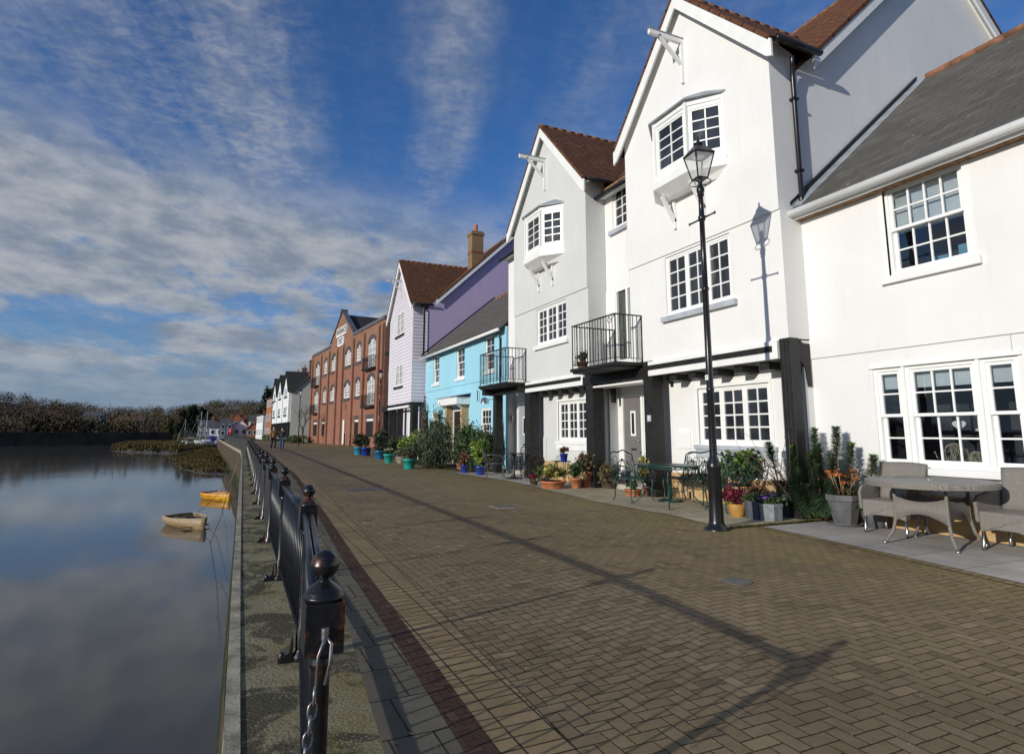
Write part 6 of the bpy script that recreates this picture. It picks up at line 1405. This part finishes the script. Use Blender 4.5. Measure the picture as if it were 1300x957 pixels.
# black bistro set
bs = 'black iron bistro set before the grey house'
iron_seat('sunlit silvery black bistro chair left of the bistro table, seen from its back', (6.95, 16.3, .012), R(60), .46, sil, group=bs, backh=.86)
iron_seat('black bistro chair right of the bistro table, facing away from the camera', (7.65, 15.35, .012), R(170), .46, blk_i, group=bs, backh=.88)
iron_seat('black bistro chair behind the bistro table against the porch', (8.05, 16.75, .012), R(-55), .46, blk_i, group=bs, backh=.88)
T = thing('bistro_table', 'small round black iron bistro table on a pedestal before the porch', 'table', (7.45, 16.05, .012), group=bs)
b = MB(); b.lathe([(.0, .70), (.35, .70), (.355, .72), (.0, .725)], (0, 0, 0), 24); b.build('table_top', blk_i, T, world=False)
b = MB(); b.lathe([(.24, 0), (.23, .025), (.07, .05), (.03, .08), (.028, .62), (.05, .64), (.09, .70)], (0, 0, 0), 16); b.build('pedestal', blk_i, T, world=False)
# little stand with a blue pot
T = thing('plant_stand', 'thin dark metal stand holding a cobalt pot by the black pillar', 'plant stand', (7.7, 13.65, .03))
b = MB(); b.lathe([(.0, .56), (.28, .56), (.28, .58), (.0, .58)], (7.7, 13.65, .03), 16, sx=.7)
for a in (.5, 2.6, 4.2, 5.8): b.path([(7.7 + .16 * math.cos(a), 13.65 + .2 * math.sin(a), .59), (7.7 + .1 * math.cos(a), 13.65 + .13 * math.sin(a), .4), (7.7 + .16 * math.cos(a), 13.65 + .2 * math.sin(a), .03)], .008, 5)
b.build('stand', blk_i, T)
potted('cobalt pot of russet succulent standing on the thin metal stand', (7.62, 13.45, .61), .08, .10, .19, blue_p, [(0, 0, .09, .13, .11, 450, .03, g_rb, 'foliage')], group='cobalt pots along the terrace')
potted('plant pot with grey succulents standing on the balcony of the white house', (7.45, 12.2, 2.815), .10, .14, .16, M_('brown_pot', (.14, .07, .045), .6), [(0, 0, .1, .16, .14, 600, .035, g_gy, 'foliage')])

# ---- wicker set -----------------------------------------------------------------------------------------
def wick(t, b, co):
    s = t.sep(co); ang = t.m('ADD', t.m('MULTIPLY', t.m('ARCTAN2', s[1], s[0]), .45), 0.0)
    hz = t.m('MULTIPLY', s[2], 420.0); vx = t.m('MULTIPLY', t.m('ADD', s[0], s[1]), 210.0)
    wv = t.m('MULTIPLY', t.m('SINE', t.m('ADD', hz, t.m('MULTIPLY', t.m('SIGN', t.m('SINE', vx)), 1.5708))), t.m('ABSOLUTE', t.m('SINE', vx)))
    c = t.mix(t.smooth(wv, -.9, .7), (.10, .09, .078), (.34, .315, .28)); c = t.mix(t.m('MULTIPLY', t.smooth(t.noise(co, 30, 3), .5, .7), .35), c, (.36, .34, .30)); t.l(c, b.inputs['Base Color'])
    bp = t.n('ShaderNodeBump'); bp.inputs['Strength'].default_value = .8; bp.inputs['Distance'].default_value = .004; t.l(wv, bp.inputs['Height']); t.l(bp.outputs[0], b.inputs['Normal'])
wicker = mat('wicker', (.2, .19, .17), .6, .3, fn=wick)
def wick_top(t, b, co):
    s = t.sep(co); wv = t.m('MULTIPLY', t.m('SINE', t.m('MULTIPLY', s[0], 190.0)), t.m('SINE', t.m('MULTIPLY', s[1], 190.0)))
    t.l(t.mix(t.smooth(wv, -.8, .8), (.17, .16, .145), (.31, .295, .27)), b.inputs['Base Color']); bp = t.n('ShaderNodeBump'); bp.inputs['Strength'].default_value = .6; bp.inputs['Distance'].default_value = .003; t.l(wv, bp.inputs['Height']); t.l(bp.outputs[0], b.inputs['Normal'])
wtop = mat('wicker_top', (.2, .19, .18), .5, .3, fn=wick_top)
T = thing('wicker_table', 'round grey brown wicker table with splayed legs at the right edge', 'table', (7.62, 4.62, .012), R(8))
b = MB(); b.lathe([(.0, .67), (.60, .67), (.655, .675), (.67, .70), (.67, .735), (.655, .75), (.0, .752)], (0, 0, 0), 48); b.build('table_top', wtop, T, world=False)
b = MB(); b.lathe([(.673, .678), (.676, .69), (.676, .735), (.673, .742)], (0, 0, 0), 48); b.build('rim', wicker, T, world=False)
b = MB(); b.lathe([(.035, .752), (.035, .758), (.02, .758)], (0, 0, 0), 16); b.build('parasol_ring', metal_s, T, world=False)
legs = []
for k in range(4):
    a = R(45 + 90 * k); P = [(r_ * math.cos(a), r_ * math.sin(a), z) for r_, z in ((.40, .68), (.385, .5), (.39, .32), (.43, .15), (.52, .03))]
    b = MB(); b.path(P, .019, 10); lg = b.build('leg', wicker, T, world=False); legs.append(P)
    b = MB(); b.path([P[-1], (.545 * math.cos(a), .545 * math.sin(a), 0)], [.018, .021], 10); b.build('foot_cap', metal_s, lg, world=False)
for k in range(4):
    a, c_ = legs[k], legs[(k + 1) % 4]; b = MB(); n = 12; V = []
    for i in range(n + 1):
        t_ = i / n; sagz = .26 + .11 * math.sin(math.pi * t_); topz = .56 - .05 * math.sin(math.pi * t_)
        for z in (topz, sagz):
            f = np.interp(z, [.0, .03, .15, .32, .5, .68], [.545, .52, .43, .39, .385, .40]); p = Vector((math.cos(R(45 + 90 * k)), math.sin(R(45 + 90 * k)), 0)).lerp(Vector((math.cos(R(135 + 90 * k)), math.sin(R(135 + 90 * k)), 0)), t_) * f * (1 + .12 * math.sin(math.pi * t_)); V.append((p.x, p.y, z))
    b.add(V, [(2 * i, 2 * i + 1, 2 * i + 3, 2 * i + 2) for i in range(n)], True); o = b.build('skirt', wicker, T, world=False); sm = o.modifiers.new('s', 'SOLIDIFY'); sm.thickness = .014
def wicker_chair(label, loc, rz):
    T = thing('wicker_chair', label, 'chair', loc, rz, 'grey wicker dining chairs')
    # front faces -y; seat block
    b = MB(); n = 14
    V = []
    for z, s_ in ((.16, .96), (.25, .97), (.43, 1.0)):
        for i in range(n + 1): t_ = -math.pi * .5 + math.pi * 2 * i / n * 0 ; pass
    b.prism([(-.27, -.27, .20), (-.10, -.29, .24), (.10, -.29, .24), (.27, -.27, .20), (.27, -.27, .43), (-.27, -.27, .43)], (0, .54, 0)); b.build('seat', wicker, T, world=False, bevel=.015)
    b = MB(); P = []
    for j in range(7):
        z = .42 + .47 * j / 6; wd = .27 + .035 * (j / 6); y0 = .20 + .12 * (j / 6)
        row = [( -wd + 2 * wd * i / 10, y0 + .05 * (1 - (2 * i / 10 - 1) ** 2), z + (.015 * (1 - (2 * i / 10 - 1) ** 2) if j == 6 else 0)) for i in range(11)]; P += row
    b.add(P, [(j * 11 + i, j * 11 + i + 1, (j + 1) * 11 + i + 1, (j + 1) * 11 + i) for j in range(6) for i in range(10)], True); o = b.build('backrest', wicker, T, world=False); sm = o.modifiers.new('s', 'SOLIDIFY'); sm.thickness = .04; sm.offset = 1
    for sx in (-1, 1):
        b = MB(); b.prism([(sx * .275, -.26, .30), (sx * .275, .24, .30), (sx * .30, .30, .70), (sx * .29, .05, .64), (sx * .285, -.2, .60), (sx * .28, -.27, .52)], (sx * .04, 0, 0)); b.build('arm', wicker, T, world=False, bevel=.012)
        for sy in (-1, 1): b = MB(); b.path([(sx * .25, sy * .24, .22), (sx * .26, sy * .25, .04), (sx * .262, sy * .252, 0)], [.018, .018, .02], 10); b.build('leg', metal_s, T, world=False)
    return T
wicker_chair('grey wicker chair behind the left of the wicker table, half hidden by it', (8.02, 5.34, .012), R(-84))
wicker_chair('grey wicker chair at the right edge with the round table shadow on its back', (8.02, 3.92, .012), R(-92))
# things inside the window
orn = M_('willow_ornament', (.42, .36, .24), .8)
b = MB(); F = FX(8.5); cx, cz = 4.82, 1.04
pts = [Vector(F.p(cx + .085 * math.sin(t_) ** 3 * 1.0, -.2, 1.42 + .07 * (.8125 * math.cos(t_) - .3125 * math.cos(2 * t_) - .125 * math.cos(3 * t_) - .0625 * math.cos(4 * t_)))) for t_ in [2 * math.pi * k / 24 for k in range(24)]]
b.prism(pts, (.012, 0, 0)); b.tube(F.p(cx, -.195, 1.46), F.p(cx, -.195, 1.62), .003, n=4); tag(b.build('heart_ornament', white_p), 'white heart hanging inside the ground floor window behind the wicker table', 'ornament')
b = MB(); b.lathe([(.05, 0), (.05, .02), (.018, .04), (.02, .16), (.045, .18), (.045, .2)], (8.78, 4.62, 1.56 - .22), 12)
tag(b.build('candlestick', white_p), 'white candlestick standing inside the window right of the heart', 'ornament')
for (y, s, lb) in ((4.93, .14, 'willow wire sphere inside the window, left of the smaller one'), (4.68, .09, 'smaller willow wire sphere inside the window, near its right side')):
    b = MB(); r = random.Random(int(y * 10))
    for k in range(16):
        a1_, a2_ = r.uniform(0, 3.14), r.uniform(-.6, .6); q = Matrix.Rotation(a1_, 3, 'Z') @ Matrix.Rotation(math.pi / 2 + a2_, 3, 'X')
        b.path([Vector((8.76, y, .9 + s)) + q @ Vector((s * math.cos(t_), s * math.sin(t_), 0)) for t_ in [2 * math.pi * j / 16 for j in range(16)]], .004, 4, closed=True)
    tag(b.build('willow_sphere', orn), lb, 'ornament')

# ---- boats -----------------------------------------------------------------------------------------------
def dinghy(label, loc, rz, L, B, hull_m, in_m, trim_m, name='rowing_boat'):
    T = thing(name, label, 'boat', loc, rz, 'small rowing boats moored by the wall')
    n = 14; m_ = 8; V = []; 
    def sec(t):  # t 0 stern .. 1 bow
        bw = B / 2 * (1 - max(0, (t - .2) / .8) ** 1.7) * (.82 + .18 * min(1, t / .35)); sh = .36 + .10 * t ** 2.2 + .03 * (1 - t) ** 2; kd = -.10 + .10 * max(0, (t - .8) / .2) ** 2
        return bw, sh, kd
    for i in range(n + 1):
        t = i / n; bw, sh, kd = sec(t)
        for j in range(m_ + 1):
            s_ = j / m_ * 2 - 1; a = abs(s_); yy = math.copysign(bw * min(1, (a * 1.25) ** .8 if a < .8 else 1), s_) if bw > 0 else 0; zz = kd + (sh - kd) * (a ** 2.1); V.append((L * (t - .5) + .06 * a * t, yy, zz))
    fs = [(i * (m_ + 1) + j, (i + 1) * (m_ + 1) + j, (i + 1) * (m_ + 1) + j + 1, i * (m_ + 1) + j + 1) for i in range(n) for j in range(m_)]
    b = MB(); b.add(V, fs, True); b.add(V[:m_ + 1], [tuple(range(m_ + 1))]); o = b.build('hull', hull_m, T, world=False); sm = o.modifiers.new('s', 'SOLIDIFY'); sm.thickness = .02; sm.offset = -1
    b = MB(); b.path([V[i * (m_ + 1)] for i in range(n + 1)] + [V[i * (m_ + 1) + m_] for i in range(n, -1, -1)], .024, 6); b.path([V[0], V[m_]], .022, 6); b.build('gunwale', trim_m, T, world=False)
    b = MB()
    for t in (.06, .42, .75):
        bw, sh, kd = sec(t); x = L * (t - .5); b.box(x - .1, x + .12, -bw * .93, bw * .93, sh - .14, sh - .115)
    b.build('thwart', in_m, T, world=False)
    b = MB(); b.path([(x_, y_ * 1.02, z_ - .14) for (x_, y_, z_) in [V[i * (m_ + 1)] for i in range(n + 1)]], .014, 5); b.path([(x_, y_ * 1.02, z_ - .14) for (x_, y_, z_) in [V[i * (m_ + 1) + m_] for i in range(n + 1)]], .014, 5); b.build('strake', trim_m, T, world=False)
    for sg in (-1, 1): b = MB(); b.path([(-L * .4, sg * .18, .33), (L * .28, sg * .3, .40)], .02, 6); b.box(-L * .45, -L * .3, sg * .18 - .06, sg * .18 + .06, .31, .33); b.build('oar', in_m, T, world=False)
    b = MB(); bw, sh, kd = sec(.4); b.quad((-L * .46, -bw * .75, .10), (L * .3, -bw * .75, .10), (L * .3, bw * .75, .10), (-L * .46, bw * .75, .10)); b.build('floor', in_m, T, world=False)
    return T
cream = M_('cream_paint', (.34, .235, .12), .5, var=.15, vscale=4, stain=((.16, .11, .06), 5, .7)); dkin = M_('dark_boards', (.05, .04, .012), .8); ochre = M_('ochre_paint', (.62, .30, .012), .35, var=.1)
dinghy('cream painted wooden dinghy lying on the still water, the nearer of the two', (-1.35, 29.6, -2.6), R(-66), 2.8, 1.5, cream, dkin, M_('grey_trim', (.30, .28, .24), .7))
dinghy('orange yellow varnished dinghy, the farther of the two, tight against the wall', (-.45, 40.6, -2.6), R(-62), 2.5, 1.25, ochre, M_('pale_in', (.5, .47, .42), .6), M_('red_trim', (.30, .06, .04), .5))
b = MB(); b.path(sag((.42, 26, .1), (-.1, 30, -.2), .1), .012, 5); b.path([(.08, 22, -.05), (-.15, 23.5, -1.5), (-.45, 25, -2.58), (-.7, 27, -2.62)], .012, 5); b.path([(.3, 30, 0), (-.3, 33, -1.5), (-.9, 33.6, -2.2), (-1.35, 29.9, -2.25)], .012, 5)
tag(b.build('mooring_rope', rope), 'dark mooring ropes hanging down the river wall to the cream dinghy', 'rope')
b = MB(); b.path([(.35, 32, 0), (.0, 36, -1.7), (-.25, 39.2, -2.3)], .012, 5); tag(b.build('mooring_rope', rope_l), 'pale mooring line running down the wall to the orange dinghy', 'rope')
def yacht(label, loc, rz, L, mast, hm, cover=None):
    T = thing('sailing_yacht', label, 'yacht', loc, rz, 'sailing yachts aground at the head of the river')
    n = 12; V = []
    for i in range(n + 1):
        t = i / n; bw = L * .15 * (1 - max(0, (t - .45) / .55) ** 2) * (.7 + .3 * min(1, t / .3))
        for j in range(7): s_ = j / 3 - 1; V.append((L * (t - .5), bw * s_ * (1 if abs(s_) > .9 else 1.05), .95 + .25 * t * t - (1 - abs(s_) ** 2.4) * .95))
    b = MB(); b.add(V, [(i * 7 + j, (i + 1) * 7 + j, (i + 1) * 7 + j + 1, i * 7 + j + 1) for i in range(n) for j in range(6)], True); b.add(V[:7], [tuple(range(7))])
    b.add([V[i * 7] for i in range(n + 1)] + [V[i * 7 + 6] for i in range(n + 1)], [(i, i + 1, n + 2 + i, n + 1 + i) for i in range(n)]); b.build('hull', hm, T, world=False)
    b = MB(); b.prism([(-L * .15, -L * .07, .98), (L * .2, -L * .05, 1.05), (L * .2, L * .05, 1.05), (-L * .15, L * .07, .98)], (0, 0, .4)); b.build('cabin', white_p, T, world=False, bevel=.08)
    b = MB(); b.tube((L * .08, 0, 1), (L * .08, 0, mast), .06, .04, 8); b.tube((L * .08, 0, 1.9), (-L * .4, 0, 2.0), .05, n=6); b.box(L * .07, L * .09, -.7, .7, mast * .66, mast * .66 + .04); b.build('mast', M_('alloy', (.62, .62, .62), .4, var=.05), T, world=False)
    b = MB(); b.tube((L * .08, 0, mast), (L * .5, 0, 1.2), .014, n=4); b.tube((L * .08, 0, mast), (-L * .5, 0, 1.0), .014, n=4); b.tube((L * .3, 0, mast * .6), (L * .5, 0, 1.2), .05, n=5); b.build('rigging', M_('wire', (.4, .4, .4), .5), T, world=False)
    if cover: b = MB(); b.path([(L * .05, 0, 2.05), (-L * .2, 0, 2.1), (-L * .38, 0, 2.05)], [.16, .2, .1], 8); b.prism([(-L * .42, -L * .1, 1.0), (-L * .12, -L * .1, 1.0), (-L * .12, L * .1, 1.0), (-L * .42, L * .1, 1.0)], (0, 0, .75)); b.build('sail_cover', cover, T, world=False)
    return T
yb = M_('cover_blue', (.01, .04, .30), .7)
yacht('white yacht with a bright blue cover, rightmost of the three masts', (-5.2, 165, -1.75), R(195), 5.4, 8.2, white_p, yb)
yacht('white yacht in the middle of the three, its mast beside the rightmost one', (-7.4, 168, -1.9), R(15), 5.2, 8.4, white_p)
yacht('small dark hulled yacht with the shortest mast on the left', (-10.3, 172, -2.1), R(200), 4.0, 6.7, M_('navy_hull', (.02, .03, .06), .7, spec=.1))
b = MB(); b.prism([(-3.3, 158, -1.2), (-1.3, 158, -1.2), (-1.1, 162, -1.2), (-3.5, 162, -1.2)], (0, 0, .7)); b.prism([(-3.1, 158.5, -.5), (-1.5, 158.5, -.5), (-1.5, 161.5, -.5), (-3.1, 161.5, -.5)], (.0, 0, .8)); tag(b.build('covered_boat', M_('pale_cover', (.30, .36, .46), .7)), 'pale grey blue covered boat right of the yachts by the railings', 'boat')
T = thing('notice_board', 'small bright red upright marker at the end of the far railings', 'marker', (-.15, 108, 0)); b = MB(); b.tube((-.15, 108, 0), (-.15, 108, 1.2), .08); b.build('post', black_p, T); b = MB(); b.lathe([(.0, 1.0), (.2, 1.02), (.22, 1.3), (.2, 1.9), (.1, 2.05), (0, 2.07)], (-.15, 108, 0), 12); b.build('red_housing', M_('signal_red', (.6, .01, .015), .4), T)

# ---- people -----------------------------------------------------------------------------------------------
def skin(name, V, E_, rad, m, parent, sub=2):
    me = bpy.data.meshes.new(name); me.from_pydata(V, E_, []); me.update(); o = bpy.data.objects.new(name, me); C.objects.link(o); o.parent = parent
    sk = o.modifiers.new('skin', 'SKIN'); sk.use_smooth_shade = True
    for i, r_ in enumerate(rad): me.skin_vertices[0].data[i].radius = (r_, r_) if not isinstance(r_, tuple) else r_
    me.skin_vertices[0].data[0].use_root = True
    sb = o.modifiers.new('sub', 'SUBSURF'); sb.levels = sub; sb.render_levels = sub; me.materials.append(m); return o
flesh = M_('skin', (.50, .28, .20), .6, var=.05)
def person(label, loc, rz, coat, legs_m, hair_m, step=.16, arm=.2, hh_=1.72):
    T = thing('person', label, 'person', loc, rz); s = hh_ / 1.75
    V = [(0, 0, .95), (0, 0, 1.15), (0, 0, 1.38), (0, .01, 1.50), (0, -.01, 1.58), (0, -.01, 1.68),
         (.18, 0, 1.42), (.24, -.02, 1.16), (.23, -arm, .95), (.225, -arm - .05, .86), (-.18, 0, 1.42), (-.24, .02, 1.16), (-.23, -.06, .94), (-.225, -.09, .85),
         (.09, 0, .90), (.10, -step, .50), (.10, -step * .9, .09), (.10, -step - .14, .04), (-.09, 0, .90), (-.10, step * .3, .50), (-.10, step * 1.3, .12), (-.10, step * 1.3 - .13, .05)]
    E_ = [(0, 1), (1, 2), (2, 3), (3, 4), (4, 5), (2, 6), (6, 7), (7, 8), (8, 9), (2, 10), (10, 11), (11, 12), (12, 13), (0, 14), (14, 15), (15, 16), (16, 17), (0, 18), (18, 19), (19, 20), (20, 21)]
    rad = [.13, .125, .14, .055, .085, .085, .06, .045, .036, .04, .06, .045, .036, .04, .08, .058, .042, .04, .08, .058, .042, .04]
    V = [tuple(q * s for q in v) for v in V]; rad = [q * s for q in rad]
    skin('body', V, E_, rad, flesh, T)
    cv = [0, 1, 2, 6, 7, 8, 10, 11, 12]; mp = {v: i for i, v in enumerate(cv)}
    cr = [.175, .165, .165, .085, .068, .055, .085, .068, .055]
    o = skin('coat', [V[0][:2] + (V[0][2] - .08,)] + [V[i] for i in cv[1:]], [(mp[a], mp[b_]) for a, b_ in E_ if a in mp and b_ in mp], [q * s for q in cr], coat, T)
    lv = [0, 14, 15, 16, 18, 19, 20]; mp = {v: i for i, v in enumerate(lv)}
    skin('trousers', [V[i] for i in lv], [(mp[a], mp[b_]) for a, b_ in E_ if a in mp and b_ in mp], [q * s for q in (.15, .10, .078, .062, .10, .078, .062)], legs_m, T)
    for i, j in ((16, 17), (20, 21)): b = MB(); p, q = Vector(V[i]), Vector(V[j]); b.path([p + Vector((0, .04, -.05)), p.lerp(q, .5) + Vector((0, 0, -.03)), q + Vector((0, -.02, 0))], [.05, .052, .035], 8); b.build('shoe', black_p, T, world=False)
    b = MB(); b.lathe([(.0, .0), (.085, .02), (.098, .07), (.09, .125), (.05, .16), (0, .17)], (0, .015, 1.60 * s), 12); b.build('hair', hair_m, T, world=False)
    b = MB()
    for sx in (-1, 1): b.lathe([(0, -.008), (.009, 0), (0, .008)], (sx * .03, -.092, 1.665 * s), 6)
    b.lathe([(0, 0), (.014, .012), (.006, .04), (0, .045)], (0, -.10, 1.625 * s), 6); b.box(-.022, .022, -.10, -.09, 1.60 * s, 1.606 * s); b.build('face', M_('dark_features', (.12, .05, .04), .6), T, world=False)
    return T
person('person in a tan brown jacket and dark trousers walking on the left of the pair', (2.85, 48.6, 0), R(8), M_('tan_coat', (.22, .11, .035), .8, var=.2), M_('dark_trousers', (.02, .02, .025), .8), M_('hair_grey', (.3, .25, .2), .8))
person('person in a dark coat and blue jeans walking on the right of the pair', (3.42, 48.2, 0), R(-12), M_('dark_coat', (.018, .018, .02), .8), M_('jeans', (.04, .07, .14), .85), M_('hair_brown', (.06, .035, .02), .8), step=.12, arm=.1)
# moss line and weeds between the two terraces
moss = leafm('moss_leaf', (.13, .12, .035))
v = leafcloud([(6.4 + i * .1, 6.57 + .01 * math.sin(i), .03) for i in range(21)], [(.07, .022, .008)] * 21, 2200, .010, 1.5, 91)
tag(cloud_obj('grass_verge', v, moss), 'thin line of grass and moss between the two terraces', None, kind='stuff')
v = leafcloud([(c_in(y) + .5 + .2 * math.sin(y * 3), y, .006) for y in np.arange(2, 12, .25)], [(.02, .1, .008)] * 40, 500, .012, 1.5, 92)

dl = leafm('fallen_leaf', (.20, .12, .05))
rg = np.random.default_rng(31); cc = []
for i in range(420):
    y = rg.uniform(1.8, 20); x = tf1(min(y, 6.4)) - abs(rg.normal(0, .5)) if rg.random() < .55 else r_l(y) + rg.normal(0, .35)
    cc.append((x, y, .008))
c_ = np.array(cc); a_ = rg.uniform(0, 6.28, len(cc)); L_ = rg.uniform(.008, .022, len(cc))
u_ = np.stack([np.cos(a_) * L_, np.sin(a_) * L_, rg.uniform(0, .006, len(cc))], 1); w2_ = np.stack([-np.sin(a_) * L_ * .5, np.cos(a_) * L_ * .5, rg.uniform(-.004, .004, len(cc))], 1)
tag(cloud_obj('leaf_litter', np.stack([c_ - u_, c_ + w2_, c_ + u_, c_ - w2_], 1).reshape(-1, 3), dl), 'scattered dry leaf fragments on the paving', None, kind='stuff')
